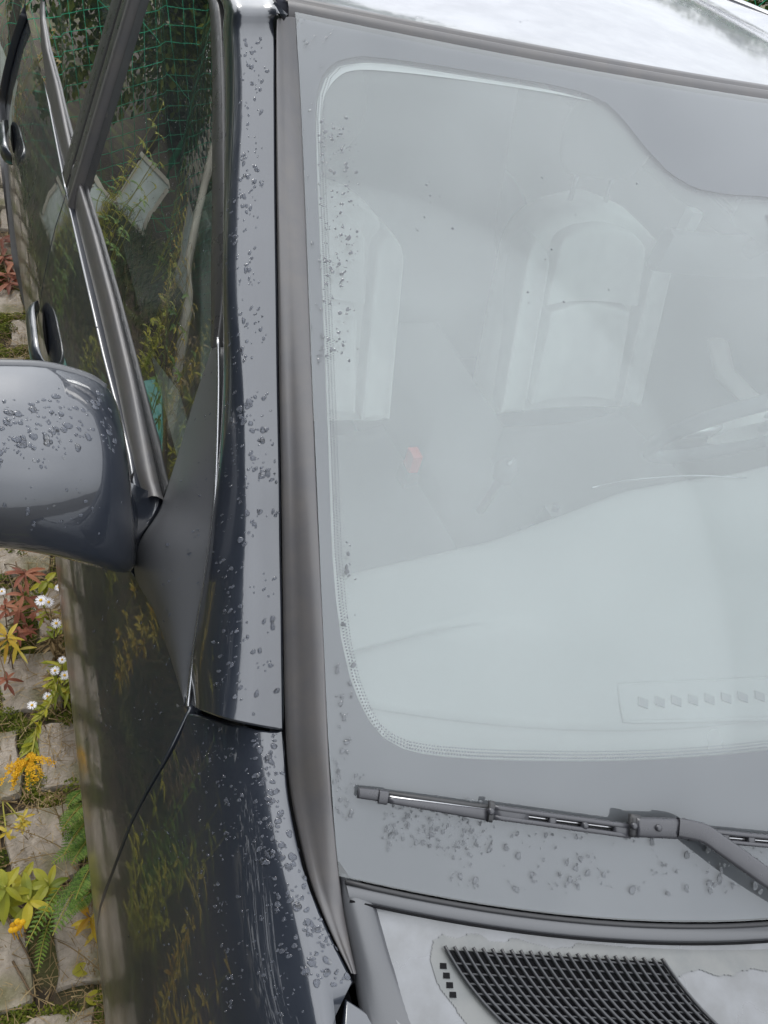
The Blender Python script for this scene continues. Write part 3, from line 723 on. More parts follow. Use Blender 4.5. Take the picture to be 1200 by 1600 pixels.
# ---- wiper
def WP(px, py, h): p = UF(px, py, lambda x, y: zw(x, y)+h); return p
wip = thing_w = bpy.data.objects.new('windscreen_wiper', None); COL.objects.link(wip); wip.parent = car; wip.matrix_parent_inverse = Matrix.Translation(-Vector(car.location))
def wpart(mb, name, m, **k):
    o = mb.build(name, M[m], None, **k); o.parent = wip; return o
mb = MB(); mb.tube([WP(x, y, .006) for x, y in [(560, 1236), (700, 1255), (850, 1277), (1000, 1297), (1200, 1313), (1330, 1322)]], .003, 6, flat=1.8); wpart(mb, 'wiper_rubber', 'rubber')
mb = MB(); mb.tube([WP(x, y, .012) for x, y in [(563, 1240), (700, 1258), (850, 1279), (990, 1297), (1200, 1314), (1330, 1324)]], .0018, 6); wpart(mb, 'wiper_spline', 'chrome')
def bar(pa, pb, wa, wb, h, name, m, th=.005, n_=14):
    """flat bar lying over the screen between two traced points, width in metres"""
    rows = []
    for s in np.linspace(0, 1, n_):
        p = WP(pa[0]+(pb[0]-pa[0])*s, pa[1]+(pb[1]-pa[1])*s, h); w = (wa+(wb-wa)*s)*.88
        t = WP(pb[0], pb[1], h)-WP(pa[0], pa[1], h); t /= np.linalg.norm(t); N_ = wn(p[0], p[1]); c = np.cross(N_, t)
        rows.append([p-c*w/2-N_*th, p-c*w/2, p-c*w*.35+N_*th*.35, p+c*w*.35+N_*th*.35, p+c*w/2, p+c*w/2-N_*th])
    mb = MB(); mb.grid(rows, closed=True); o = len(mb.v)-6; mb.f += [(5, 4, 3, 2, 1, 0), tuple(o+i for i in range(6))]; mb.m += [0, 0]
    return wpart(mb, name, m)
bar((560, 1239), (592, 1243), .010, .011, .013, 'wiper_end_cap', 'wipermat')
bar((592, 1245), (606, 1247), .013, .013, .015, 'wiper_claw', 'wipermat')
bar((606, 1250), (765, 1274), .006, .011, .014, 'wiper_yoke', 'wipermat')
bar((764, 1268), (771, 1269), .020, .020, .018, 'wiper_joint', 'rubber')
# slotted main bridge: two rails and bridges
for d in (-1, 1):
    bar((770, 1269+7.5*d), (985, 1299+7.5*d), .005, .005, .018, 'wiper_bridge_rail', 'wipermat')
for s, e in ((770, 825), (857, 868), (908, 918), (958, 985)):
    f = lambda x: 1269+(x-770)*30/215
    bar((s, f(s)), (e, f(e)), .014, .014, .0175, 'wiper_bridge_plate', 'wipermat', n_=4)
for d in (-1, 1):
    bar((1075, 1303+7*d), (1330, 1327+6*d), .0048, .0045, .017, 'wiper_bridge_rail', 'wipermat')
for s, e in ((1085, 1100), (1128, 1138), (1168, 1178), (1215, 1330)):
    f = lambda x: 1303+(x-1075)*24/255
    bar((s, f(s)), (e, f(e)), .013, .013, .0165, 'wiper_bridge_plate', 'wipermat', n_=4)
bar((985, 1290), (1000, 1292), .022, .022, .022, 'wiper_pivot', 'rubber', n_=3)
bar((995, 1293), (1075, 1296), .019, .020, .024, 'wiper_arm_hook', 'wipermat', th=.007)
pa = [WP(1060, 1293, .027), WP(1100, 1302, .032), WP(1130, 1322, .036), WP(1170, 1350, .040), WP(1215, 1382, .042), WP(1290, 1430, .040), WP(1400, 1490, .03)]
mb = MB(); rows = []
for i, p in enumerate(crs(pa, 30)):
    t = crs(pa, 30); tt = t[min(i+1, 29)]-t[max(i-1, 0)]; tt /= np.linalg.norm(tt); N_ = np.array([-.1, -.5, .86]); c = np.cross(N_, tt); c /= np.linalg.norm(c); w = .0085
    rows.append([p-c*w-N_*.004, p-c*w, p-c*w*.7+N_*.002, p+c*w*.7+N_*.002, p+c*w, p+c*w-N_*.004])
mb.grid(rows, closed=True); wpart(mb, 'wiper_arm', 'wipermat')

for px_, py_, h_ in ((768, 1268, .0205), (915, 1290, .020), (992, 1291, .026), (1030, 1294, .029)):
    c = WP(px_, py_, h_); N_ = wn(c[0], c[1]); mb = MB(); mb.tube([c-N_*.003, c, c+N_*.0012], [.0032, .0032, .0018], 10, up_=(1, 0, 0)); wpart(mb, 'rivet', 'wipermat')
# ---- cabin
def seat(xc, name='front_seat'):
    e = bpy.data.objects.new(name, None); COL.objects.link(e); e.parent = car; e.matrix_parent_inverse = Matrix.Translation(-Vector(car.location)); 
    def sp(mb, nm, m): o = mb.build(nm, M[m], None); o.parent = e
    lean = lambda z: 1.14+(z-.45)*.36
    def back(w, z0, z1, dep, mat_, nm, xo=0., bul=.0, topround=.1):
        mb = MB(); rows = []
        for i, v in enumerate(np.linspace(0, 1, 22)):
            z = z0+(z1-z0)*v; ww = w/2*(1-.10*v)*math.sqrt(max(0.02, 1-max(0, (v-(1-topround))/topround)**2.2)); d = dep*(.75+.25*math.sqrt(max(0, 1-max(0, (v-.85)/.15)**2)))
            y = lean(z)
            r = []
            for k in range(24):
                a = 2*math.pi*k/24; c, s_ = math.cos(a), math.sin(a)
                X = np.sign(c)*abs(c)**.45*ww; Y = np.sign(s_)*abs(s_)**.55*d/2
                bo = .035*(abs(X)/(w/2))**3 if s_ < 0 else 0
                r.append(np.array([xc+xo+X, y+Y-bo-bul, z]))
            rows.append(r)
        mb.grid(rows, closed=True); mb.f.append(tuple(len(mb.v)-24+k for k in range(24))); mb.m.append(0); sp(mb, nm, mat_)
    back(.45, .54, .985, .12, 'leather', 'backrest', topround=.26)
    back(.07, .57, .93, .09, 'leather', 'side_bolster', -.178, .055)
    back(.07, .57, .93, .09, 'leather', 'side_bolster', .178, .055)
    back(.26, .585, .80, .05, 'leather', 'lumbar_pad', 0, .065, .06)
    back(.27, .806, .962, .05, 'leather', 'upper_pad', 0, .058, .28)
    mb = MB(); rows = []
    for v in np.linspace(0, 1, 12):
        z = 1.04+.17*v; w = .125*math.sin(math.pi*(.12+.76*v))**.35
        rows.append([np.array([xc+np.sign(math.cos(a))*abs(math.cos(a))**.6*w, 1.345+(z-1.1)*.1+math.sin(a)*.045*math.sin(math.pi*(.08+.84*v))**.5, z]) for a in np.linspace(0, 2*math.pi, 21)[:-1]])
    mb.grid(rows, closed=True); mb.f += [tuple(range(20))[::-1], tuple(len(mb.v)-20+k for k in range(20))]; mb.m += [0, 0]; sp(mb, 'headrest', 'leather2')
    for d in (-.05, .05):
        mb = MB(); mb.tube([(xc+d, 1.33, .96), (xc+d, 1.35, 1.07)], .006, 6); sp(mb, 'headrest_post', 'chrome')
    mb = MB(); rows = []
    for u in np.linspace(0, 1, 16):
        y = 1.16-.52*u; w = .25; zz = .44+.05*u-.07*max(0, u-.85)/.15
        rows.append([np.array([xc+X*w, y, zz+.035*abs(X)**3]) for X in np.linspace(-1, 1, 15)])
    rows = [[p-np.array([0, 0, .12]) for p in rows[0]]]+rows+[[p-np.array([0, 0, .1]) for p in rows[-1]]]
    mb.grid(rows); sp(mb, 'seat_cushion', 'leather2')
    return e
seat(-.38); seat(.335)
mb = MB(); mb.grid([[np.array([x*.64, y, z+.01*math.cos(x*9)]) for x in np.linspace(-1, 1, 31)] for y, z in [(1.62, .30), (1.62, .44), (1.70, .48), (2.06, .44), (2.12, .52), (2.26, .95), (2.30, 1.02), (2.36, 1.02), (2.4, .9)]]); part(mb, 'rear_seat', 'leather2')
# dashboard
rows = []
for u in np.linspace(-1, 1, 41):
    x = u*.70; ycl = interp(x, [(-.7, .38), (-.5, .405), (-.35, .42), (-.2, .455), (-.08, .485), (.1, .495), (.6, .49), (.7, .40)]); y0_ = yb(x)+.04
    pr = [(y0_, -.025), (y0_+.10, -.028), (y0_+.185, -.032), (y0_+.19, -.020), (y0_+.3, -.010), (ycl-.12, .0), (ycl-.03, -.004), (ycl, -.03), (ycl+.01, -.14), (ycl-.02, -.30), (ycl-.1, -.45)]
    hood_ = .045*math.exp(-((x-.36)/.17)**4)
    rows.append([np.array([x, y, .935+dz+(hood_*max(0, 1-abs(y-(ycl-.08))/.16)) ]) for y, dz in pr])
cc = [crs(r, 40) for r in rows]
mb = MB(); mb.grid(cc); dash = part(mb, 'dashboard', 'dash')
# instrument visor rim, demister vent frame and slots
mb = MB(); mb.tube(crs([U(x, y, z=.962) for x, y in ((925, 762), (970, 752), (1030, 746), (1090, 743), (1165, 747))], 24), .0014, 6); part(mb, 'visor_rim', 'chrome', dash)
def DP(px, py, h=0): p = U(px, py, z=.915+h); return p
quad = [(965, 1070), (1400, 1050), (1420, 1120), (975, 1128)]
mb = MB(); q4 = [DP(*q, .004) for q in quad]; rr_ = arcl(q4+[q4[0]], 60); mb.tube(rr_, .0025, 5, cap=False); part(mb, 'demister_surround', 'dash', dash)
mb = MB()
for k in range(14):
    a = DP(1005+26*k, 1098-1.5*k, .006); mb = MB(); mb.box(a, (.012, .012, .002), R=((.8, .6, 0), (-.6, .8, 0), (0, 0, 1))); part(mb, 'demister_slot', 'leather2', dash, smooth=False)
# steering wheel
sw = bpy.data.objects.new('steering_wheel', None); COL.objects.link(sw); sw.parent = car; sw.matrix_parent_inverse = Matrix.Translation(-Vector(car.location))
C0 = np.array([.37, .66, .86]); ax = np.array([0, .87, .5]); ux = np.array([1., 0, 0]); vx = np.cross(ax, ux)
mb = MB(); mb.tube([C0+.185*(math.cos(a)*ux+math.sin(a)*vx) for a in np.linspace(0, 2*math.pi, 49)], .015, 10, cap=False); o = mb.build('wheel_rim', M['leather2'], None); o.parent = sw
mb = MB(); mb.grid([[C0-ax*.01+ax*.05*(1-r*r)+r*(.085*math.cos(a)*ux+.07*math.sin(a)*vx) for a in np.linspace(0, 2*math.pi, 25)[:-1]] for r in np.linspace(.02, 1, 8)], closed=True); o = mb.build('wheel_hub', M['leather'], None); o.parent = sw
for a in (0.1, math.pi-.1, -math.pi/2):
    d = math.cos(a)*ux+math.sin(a)*vx; mb = MB(); mb.tube([C0+d*.06, C0+d*.175], [.022, .014], 8, flat=.4, up_=ax); o = mb.build('spoke', M['silver'], None); o.parent = sw
# floor, console, gear lever, buckle
mb = MB(); mb.box((0, 1.3, .30), (1.6, 2.4, .04)); part(mb, 'cabin_floor', 'carpet', smooth=False)
mb = MB(); mb.grid([[np.array([x, y, z]) for x in (-.11, -.10, -.08, .08, .10, .11)] if False else [np.array([-.11, y, .3]), np.array([-.105, y, z-.03]), np.array([-.08, y, z]), np.array([.08, y, z]), np.array([.105, y, z-.03]), np.array([.11, y, .3])] for y, z in [(.45, .62), (.62, .58), (.8, .52), (1.0, .50), (1.02, .60), (1.4, .60), (1.42, .35)]]); part(mb, 'centre_console', 'leather2')
mb = MB(); g0 = U(790, 735, z=.66); mb.tube([(g0[0], g0[1]+.02, .52), g0-np.array([0, 0, .02])], .009, 8); part(mb, 'gear_lever', 'leather2')
mb = MB(); mb.grid([[g0+np.array([.024*math.cos(a)*math.sin(b), .024*math.sin(a)*math.sin(b), .03*math.cos(b)]) for a in np.linspace(0, 2*math.pi, 17)[:-1]] for b in np.linspace(.05, 3.1, 9)], closed=True); part(mb, 'gear_knob', 'leather2')
mb = MB(); mb.tube([g0+np.array([-.012, -.012, .03]), g0+np.array([.008, .0, .032])], .004, 6); part(mb, 'gear_knob_cap', 'chrome')
for px_, py_, z_ in ((797, 722, .64), (868, 795, .70), (831, 827, .72)):  # chrome chips added as bright glints, each on a dark base
    mb = MB(); c = U(px_, py_, z=z_); mb.box(c, (.012, .008, .01), R=((.8, .6, 0), (-.6, .8, 0), (0, 0, 1))); part(mb, 'glint_chip', 'chrome', smooth=False)
    mb = MB(); mb.box(c-np.array([0, 0, .03]), (.03, .03, .05)); part(mb, 'glint_chip_base', 'leather2', smooth=False)
b0 = U(645, 720, z=.547); mb = MB(); mb.box(b0, (.022, .034, .05)); part(mb, 'seat_belt_buckle', 'red', smooth=False)
mb = MB(); mb.box(b0-np.array([0, 0, .06]), (.03, .045, .08)); part(mb, 'buckle_housing', 'leather2', smooth=False)
mb = MB(); c = U(1070, 360, x=.55); mb.box(c, (.03, .03, .10)); part(mb, 'daylight_box', 'trimw', smooth=False)  # added pale box standing for daylight through the far rear window
# door cards, roof lining
for sg in (1, -1):
    mb = MB(); mb.grid([[np.array([sg*(.73+.02*math.sin(3*v)), y, .3+.64*v]) for v in np.linspace(0, 1, 8)] for y in np.linspace(.2, 2.6, 12)]); part(mb, 'door_card', 'inner')
    mb = MB(); mb.tube([(sg*.70, .55, .70), (sg*.68, .75, .72), (sg*.68, 1.0, .72), (sg*.72, 1.1, .74)], .03, 8, flat=.6); part(mb, 'armrest', 'leather')
mb = MB(); mb.grid([[np.array([x*.56, y, min(zr(x*.56, y), 1.42)-.035]) for x in np.linspace(-1, 1, 15)] for y in np.linspace(.87, 2.6, 16)]); part(mb, 'roof_lining', 'inner')
mb = MB(); mb.box((0, .05, .6), (1.5, .02, .55)); part(mb, 'bulkhead', 'black', smooth=False)
# interior mirror with its foot
mb = MB(); c = wpt(0, .80)-wn(0, .5)*.02; mb.box(c, (.10, .10, .03)); mb.tube([c, c+np.array([0, .04, -.05])], .012, 8); part(mb, 'mirror_bracket', 'leather2')
mb = MB(); rows = [[c+np.array([X*.12, .07+.012*s_-.01*(1-X*X), -.07+z_]) for z_, s_ in ((-.03, 0), (-.025, 1), (.025, 1), (.03, 0), (.025, -1), (-.025, -1))] for X in np.linspace(-1, 1, 15)]; mb.grid(rows, closed=True); part(mb, 'rear_view_mirror', 'leather2')
for sg in (-1, 1):
    mb = MB(); mb.grid([[np.array([sg*(.30+.17*u), yt(.35)+.02+.14*v, 1.385-.012*v-.004*math.sin(math.pi*u)]) for u in np.linspace(-1, 1, 9)] for v in np.linspace(0, 1, 6)]); part(mb, 'sun_visor', 'leather')
#MARK_ENV
# ================================================================== surroundings
def leafmat(name, c1, c2, c3, rough=.55, scale=7., trans=.25):
    m = bpy.data.materials.new(name); m.use_nodes = True; t = m.node_tree; b = t.nodes['Principled BSDF']; N = t.nodes.new; K = t.links.new
    g = N('ShaderNodeNewGeometry'); tc_ = N('ShaderNodeTexCoord'); z = N('ShaderNodeTexNoise'); z.inputs['Scale'].default_value = scale; z.inputs['Detail'].default_value = 2; K(tc_.outputs['Object'], z.inputs['Vector'])
    r = N('ShaderNodeValToRGB'); r.color_ramp.elements[0].color = (*c1, 1); r.color_ramp.elements[1].color = (*c3, 1); e = r.color_ramp.elements.new(.5); e.color = (*c2, 1)
    r.color_ramp.elements[0].position = .12; r.color_ramp.elements[2].position = .92
    ad = N('ShaderNodeMath'); ad.operation = 'ADD'; s1 = N('ShaderNodeMath'); s1.operation = 'MULTIPLY'; s1.inputs[1].default_value = .62; K(g.outputs['Random Per Island'], s1.inputs[0])
    s2 = N('ShaderNodeMapRange'); s2.inputs['From Min'].default_value = .32; s2.inputs['From Max'].default_value = .68; s2.inputs['To Max'].default_value = .42; K(z.outputs[0], s2.inputs[0])
    K(s1.outputs[0], ad.inputs[0]); K(s2.outputs[0], ad.inputs[1]); K(ad.outputs[0], r.inputs[0]); K(r.outputs[0], b.inputs['Base Color'])
    b.inputs['Roughness'].default_value = rough; b.inputs['Specular IOR Level'].default_value = .3
    tr = N('ShaderNodeBsdfTranslucent'); K(r.outputs[0], tr.inputs[0]); mx = N('ShaderNodeMixShader'); mx.inputs[0].default_value = trans
    K(b.outputs[0], mx.inputs[1]); K(tr.outputs[0], mx.inputs[2]); K(mx.outputs[0], t.nodes['Material Output'].inputs[0]); return m
M.update(
 soil=mat('soil', (.075, .052, .034), .95, noise=((.035, .026, .016), 22, .4, .6, (.10, .11, .03), 5), bump=(60, .8, .01)),
 paver=mat('concrete_paver', (.40, .345, .285), .85, noise=((.25, .21, .17), 60, .3, .7, (.15, .135, .07), 11.), bump=(220, .8, .004), coords='Object'),
 meadow=leafmat('meadow_grass', (.02, .035, .012), (.05, .085, .03), (.16, .12, .05), .7, 1.3),
 shedw=mat('shed_paint', (.16, .30, .31), .8, noise=((.11, .21, .22), 5, .4, .6)), shedd=mat('shed_door', (.20, .13, .08), .7),
 moss=leafmat('moss', (.035, .05, .006), (.085, .11, .012), (.19, .20, .025), .9, 9),
 straw=leafmat('dry_stalks', (.10, .065, .03), (.25, .17, .08), (.42, .32, .17), .8, 9),
 leaf=leafmat('fern_leaf', (.05, .11, .015), (.12, .22, .03), (.24, .34, .06), .5, 18, .35),
 ygreen=leafmat('yellow_green_leaf', (.16, .20, .02), (.32, .32, .03), (.50, .42, .04), .5, 18, .35),
 yleaf=leafmat('autumn_yellow_leaf', (.40, .22, .02), (.55, .40, .04), (.60, .50, .12), .5, 18, .35),
 redleaf=leafmat('red_brown_leaf', (.11, .035, .022), (.26, .085, .05), (.42, .18, .10), .55, 14, .3),
 petal=mat('white_petal', (.80, .78, .82), .6), disc=mat('flower_disc', (.70, .42, .03), .8), gold=leafmat('goldenrod_floret', (.50, .26, .01), (.75, .43, .015), (.85, .56, .05), .7, 30, .3),
 stem=mat('stem_brown', (.14, .09, .05), .8), stemg=mat('stem_green', (.30, .28, .05), .7),
 hedge=leafmat('hedge_leaf', (.014, .038, .010), (.055, .11, .02), (.22, .24, .035), .5, 1.6),
 tree=leafmat('dark_tree_leaf', (.012, .030, .026), (.026, .056, .044), (.055, .095, .05), .5, .7),
 bark=mat('bark', (.10, .08, .06), .9, bump=(30, .8, .02)),
 wire=mat('green_coated_wire', (.035, .42, .22), .4), post=mat('green_post', (.02, .14, .07), .5),
 panelw=mat('white_sheet', (.48, .52, .48), .5, noise=((.36, .40, .34), 6, .4, .6)), timber=mat('pale_timber', (.45, .42, .33), .7, noise=((.36, .33, .26), 12, .4, .6)),
 tealp=mat('teal_tarp', (.05, .26, .22), .5),
)
g = MB(); g.add([(-80, -80, 0), (80, -80, 0), (80, 80, 0), (-80, 80, 0)], [(0, 1, 2, 3)])
g = g.build('ground', M['soil'], kind='structure', smooth=False)
# pavers: wavy interlocking concrete blocks, each its own piece of the paving
pav = MB(); pav.add([(-3.2, -1.6, .004), (-.3, -1.6, .004), (-.3, 4.0, .004), (-3.2, 4.0, .004)], [(0, 1, 2, 3)])
paving = pav.build('paving', M['soil'], kind='structure', smooth=False)
def paver_mesh(seed):
    R_ = random.Random(seed); mb = MB(); out = []
    W_, H_ = .060, .074
    def edge_(a, b, amp):
        r = []
        for k in range(6):
            u = k/6; w = amp*math.sin(2*math.pi*u); d = (b-a)/np.linalg.norm(b-a); nn_ = np.array([d[1], -d[0]]); r.append(a+(b-a)*u+nn_*w*.9+nn_*R_.uniform(-.0012, .0012))
        return r
    c = [np.array(p) for p in ((-W_, -H_), (W_, -H_), (W_, H_), (-W_, H_))]
    for i in range(4): out += edge_(c[i], c[(i+1) % 4], .006 if i % 2 else -.005)
    n_ = len(out); lo = [(*p, -.03) for p in out]; m_ = [(*p, .012) for p in out]; hi = [(*(p*.955), .0165) for p in out]
    mb.grid([lo, m_, hi], closed=True); mb.add(hi, [tuple(range(n_))]); return mb
pm = []
for s in range(5):
    o = paver_mesh(s).build('paver', M['paver'], paving); pm.append(o)
first = True; cnt = 0
U2 = [o for o in pm]
for j in range(28):
    for i in range(3):
        if cnt >= 290: break
        x = -.965-.165*i*1.0+(.0 if j % 2 else .075)+ru(-.008, .008); y = .15+.186*(j-3)+ru(-.01, .01)
        if x > -.80: continue
        s = random.randrange(5)
        if U2: o = U2.pop()
        else: o = pm[s].copy(); COL.objects.link(o)
        o.location = (x, y, .004+ru(-.004, .004)); o.rotation_euler = (ru(-.02, .02), ru(-.02, .02), ru(-.10, .10)); cnt += 1
        if j % 2 == 0 and i == 0: pass
def in_joint(x, y):
    for o in paving.children:
        if abs(x-o.location.x) < .06 and abs(y-o.location.y) < .078: return False
    return True
# moss cushions, thatch and grass in the joints
def blade(mb, p, dirv, L_, w, bend=.3, k=3):
    d = np.array(dirv, float); d /= np.linalg.norm(d); s = np.cross(d, (0, 0, 1)); l = np.linalg.norm(s); s = s/l if l > .05 else np.array([1., 0, 0]); rows = []
    for i in range(k+1):
        u = i/k; q = p+d*L_*u+np.array([0, 0, -bend*L_*u*u]); rows.append([q-s*w*(1-u*.9), q+s*w*(1-u*.9)])
    mb.grid(rows)
mb = MB(); cen = []
for _ in range(1100):
    x, y = ru(-1.3, -.80), ru(.1, 2.7)
    if in_joint(x, y) or RN() < .15: cen.append((x, y, ru(.012, .038)))
for x, y, r in cen:
    for _ in range(int(220*r/.03)):
        a = ru(0, 6.28); q = r*math.sqrt(RN()); h = .030*max(0, 1-(q/r)**2)*r/.04+.004
        p = np.array([x+q*math.cos(a), y+q*math.sin(a), h]); s = ru(.0015, .0035); t = ru(0, 6.28)
        mb.add([p+np.array([s*math.cos(t), s*math.sin(t), ru(-.001, .003)]), p+np.array([s*math.cos(t+2.1), s*math.sin(t+2.1), ru(-.001, .003)]), p+np.array([s*math.cos(t+4.2), s*math.sin(t+4.2), ru(0, .003)])], [(0, 1, 2)])
mo = mb.build('moss', M['moss'], smooth=False, kind='stuff', label='yellow-green moss cushions growing in the joints between the pavers', cat='moss')
mb = MB()
for q in range(13000):
    x, y = (ru(-1.25, -.80), ru(.1, 2.9)) if q < 9500 else (ru(-2.6, -1.3), ru(-1, 3.8))
    if q < 9500 and not in_joint(x, y) and RN() < .72: continue
    a = ru(0, 6.28); blade(mb, np.array([x, y, ru(.004, .03)]), (math.cos(a), math.sin(a), ru(-.1, .5)), ru(.015, .07), ru(.0005, .0013), .2, 2)
for q in range(5200):
    x, y = (ru(-.93, -.72), ru(-.2, 2.9)) if q < 3000 else (ru(-1.15, -.8), ru(.1, 2.2))
    a = ru(0, 6.28); blade(mb, np.array([x, y, ru(.015, .04)]), (math.cos(a), math.sin(a), ru(-.1, .25 if q > 3000 else .9)), ru(.012, .045), ru(.0004, .0011), .2, 2)
mb.build('dry_thatch', M['straw'], smooth=False, kind='stuff', label='brown dead stalks and litter lying in the paving joints', cat='dry grass')

# rough herbage beyond the paved strip
mb = MB()
for q in range(26000):
    x, y = ru(-3.6, -1.22), ru(-1.8, 4.0); k = math.sin(x*3.1+1.3*math.sin(y*2.2))+math.sin(y*2.7+x)
    if k < -.5 and RN() < .6: continue
    a = ru(0, 6.28); h = ru(.05, .20)*(1+.4*k); blade(mb, np.array([x, y, 0]), (math.cos(a)*.6, math.sin(a)*.6, 1), h, ru(.0015, .004), .35, 2)
mb.build('rough_grass', M['meadow'], smooth=False, kind='stuff', label='rough green and brown grass growing left of the paved strip', cat='grass')
# --- plants beside the car
def leaf(mb, p, d, L_, w, droop=.3, k=5, tooth=0.):
    d = np.array(d, float); d /= np.linalg.norm(d); s = np.cross(d, (0, 0, 1.)); l = np.linalg.norm(s); s = s/l if l > .1 else np.array([1., 0, 0]); u_ = np.cross(s, d); L0 = []
    for i in range(k+1):
        u = i/k; q = np.array(p)+d*L_*u-np.array([0, 0, droop*L_*u*u]); ww = w*(math.sin(math.pi*min(.999, (u*.93+.04)))**.8)*(1+(tooth if i % 2 else -tooth)); L0.append([q-s*ww+u_*ww*.25, q, q+s*ww+u_*ww*.25])
    mb.grid(L0)
def at_ground(px, py, z): return U(px, py, z=z)
def stem_curve(b, t, bow=.03, m=8):
    b, t = np.array(b, float), np.array(t, float); return [b+(t-b)*u+np.array([0, 0, bow*4*u*(1-u)]) for u in np.linspace(0, 1, m)]
def plant_base(b): return (float(b[0]), float(b[1]), 0.)
def pbuild(e, items):
    for mb, nm, m in items:
        o = mb.build(nm, M[m], None, smooth=(nm in ('petals',))); o.parent = e
        o.matrix_parent_inverse = Matrix.Translation(-Vector(e.location))
def goldenrod():
    b = U(108, 1075, z=.02); b = U(120, 1030, z=.01); tip = U(50, 1200, z=.30); b = np.array([-.93, .93, 0])
    e = thing('goldenrod', 'goldenrod stem with narrow yellow-green leaves bending to a bright yellow flower plume', 'flower', plant_base(b))
    P_ = [b, U(88, 1075, z=.16), U(60, 1130, z=.24), U(52, 1165, z=.28), U(45, 1198, z=.30)]; P_ = crs(P_, 26); s = MB(); s.tube(P_, .0018, 5); lf = MB()
    for i in range(3, 23):
        for _ in range(3):
            t = P_[i+1]-P_[i-1]; t /= np.linalg.norm(t); a = ru(0, 6.28); q = np.cross(t, (math.cos(a), math.sin(a), .3)); leaf(lf, P_[i], q*.8+t*.75, ru(.025, .05), ru(.0022, .0038), .2)
    fl = MB(); c0 = U(42, 1200, z=.30)
    for br in range(24):
        a = ru(0, 6.28); end = c0+np.array([math.cos(a)*ru(.01, .045), math.sin(a)*ru(.008, .035)-.01, ru(-.01, .02)]); arc = stem_curve(c0-np.array([0, -.01, 0]), end, .012, 9)
        for q in arc[1:]:
            for _ in range(4):
                p = q+np.array([ru(-.003, .003), ru(-.003, .003), ru(0, .004)]); r = ru(.0008, .0018)
                for k in range(3):
                    t = ru(0, 6.28); fl.add([p, p+np.array([r*2*math.cos(t), r*2*math.sin(t), r]), p+np.array([r*2*math.cos(t+1), r*2*math.sin(t+1), r*.3])], [(0, 1, 2)])
    pbuild(e, [(s, 'stem', 'stemg'), (lf, 'leaves', 'ygreen'), (fl, 'flower_plume', 'gold')])
def daisy_head(px, py, z, r, tilt, e):
    c = U(px, py, z=z); N_ = np.array([ru(-.3, .3)+tilt[0], ru(-.3, .3)+tilt[1], 1.]); N_ /= np.linalg.norm(N_); a = np.cross(N_, (1, 0, 0)); a /= np.linalg.norm(a); b = np.cross(N_, a)
    p = MB(); nn_ = random.randrange(17, 24)
    for k in range(nn_):
        t = 2*math.pi*k/nn_+ru(-.08, .08); d = math.cos(t)*a+math.sin(t)*b; s = np.cross(N_, d); L_ = r*ru(.85, 1.05); dr = ru(-.15, .25)
        p.grid([[c+d*r*.2-s*r*.03, c+d*r*.2+s*r*.03], [c+d*L_*.6-s*r*.085-N_*dr*r*.2, c+d*L_*.6+s*r*.085-N_*dr*r*.2], [c+d*L_-s*r*.04-N_*dr*r*.5, c+d*L_+s*r*.04-N_*dr*r*.5]])
    q = MB(); q.grid([[c+N_*r*(.10+.13*(1-v*v))+(math.cos(t)*a+math.sin(t)*b)*r*.27*v for t in np.linspace(0, 6.28, 11)[:-1]] for v in (.05, .5, .85, 1.)], closed=True)
    s = MB(); s.tube(stem_curve((c[0]+ru(-.02, .03), c[1]+ru(.0, .06), .0), c, .0, 5), .0008, 4)
    pbuild(e, [(p, 'petals', 'petal'), (q, 'flower_disc', 'disc'), (s, 'flower_stalk', 'stem')])
def aster(lab, heads, base, leaves):
    e = thing('aster', lab, 'flower', plant_base(base))
    for px, py, z, r in heads: daisy_head(px, py, z, r, (0, -.4), e)
    for m, lst in leaves:
        mb = MB()
        for px, py, z, L_, w, n_ in lst:
            c = U(px, py, z=z)
            for _ in range(n_):
                a = ru(0, 6.28); leaf(mb, c+np.array([ru(-.01, .01), ru(-.01, .01), ru(-.02, .01)]), (math.cos(a), math.sin(a), ru(-.2, .4)), L_*ru(.6, 1.1), w*ru(.7, 1.1), .3)
        pbuild(e, [(mb, 'leaves', m)])
goldenrod()
aster('white daisy-like aster cluster beside the door, below the mirror', [(64, 938, .20, .013), (76, 941, .19, .012), (88, 974, .20, .011), (92, 918, .17, .010), (3, 924, .15, .009)], (-.93, 1.1, 0),
      [('straw', [(82, 1000, .1, .03, .003, 26), (85, 960, .12, .03, .003, 18), (95, 1010, .08, .025, .002, 20)]), ('ygreen', [(75, 960, .10, .035, .004, 9), (86, 990, .12, .03, .004, 8)])])
aster('small white asters on a leafy yellow-green stem by the car sill', [(86, 1048, .17, .010), (101, 1055, .16, .011), (97, 1031, .14, .009), (74, 1088, .16, .009), (50, 1102, .15, .010), (84, 1083, .13, .008), (106, 1053, .14, .007)], (-.92, .9, 0),
      [('ygreen', [(98, 1040, .10, .04, .004, 14), (100, 1075, .12, .045, .004, 14), (85, 1065, .10, .03, .004, 8)]), ('straw', [(78, 1060, .06, .03, .002, 26), (90, 1020, .08, .03, .003, 20)])])
def rosette_plant(nm, lab, cat, base, tops, m, stemm='stem', L_=.05, w=.008, per=7):
    e = thing(nm, lab, cat, plant_base(base)); s = MB(); lf = MB()
    for px, py, z, k in tops:
        t = U(px, py, z=z); s.tube(stem_curve((base[0]+ru(-.02, .02), base[1]+ru(-.02, .02), 0), t, .01), .0014, 5)
        for i in range(k):
            a = 2*math.pi*i/k+ru(-.3, .3); leaf(lf, t-np.array([0, 0, ru(0, .03)]), (math.cos(a), math.sin(a), ru(-.05, .45)), L_*ru(.7, 1.2), w*ru(.7, 1.1), .35, 6)
    pbuild(e, [(s, 'stem', stemm), (lf, 'leaves', m)])
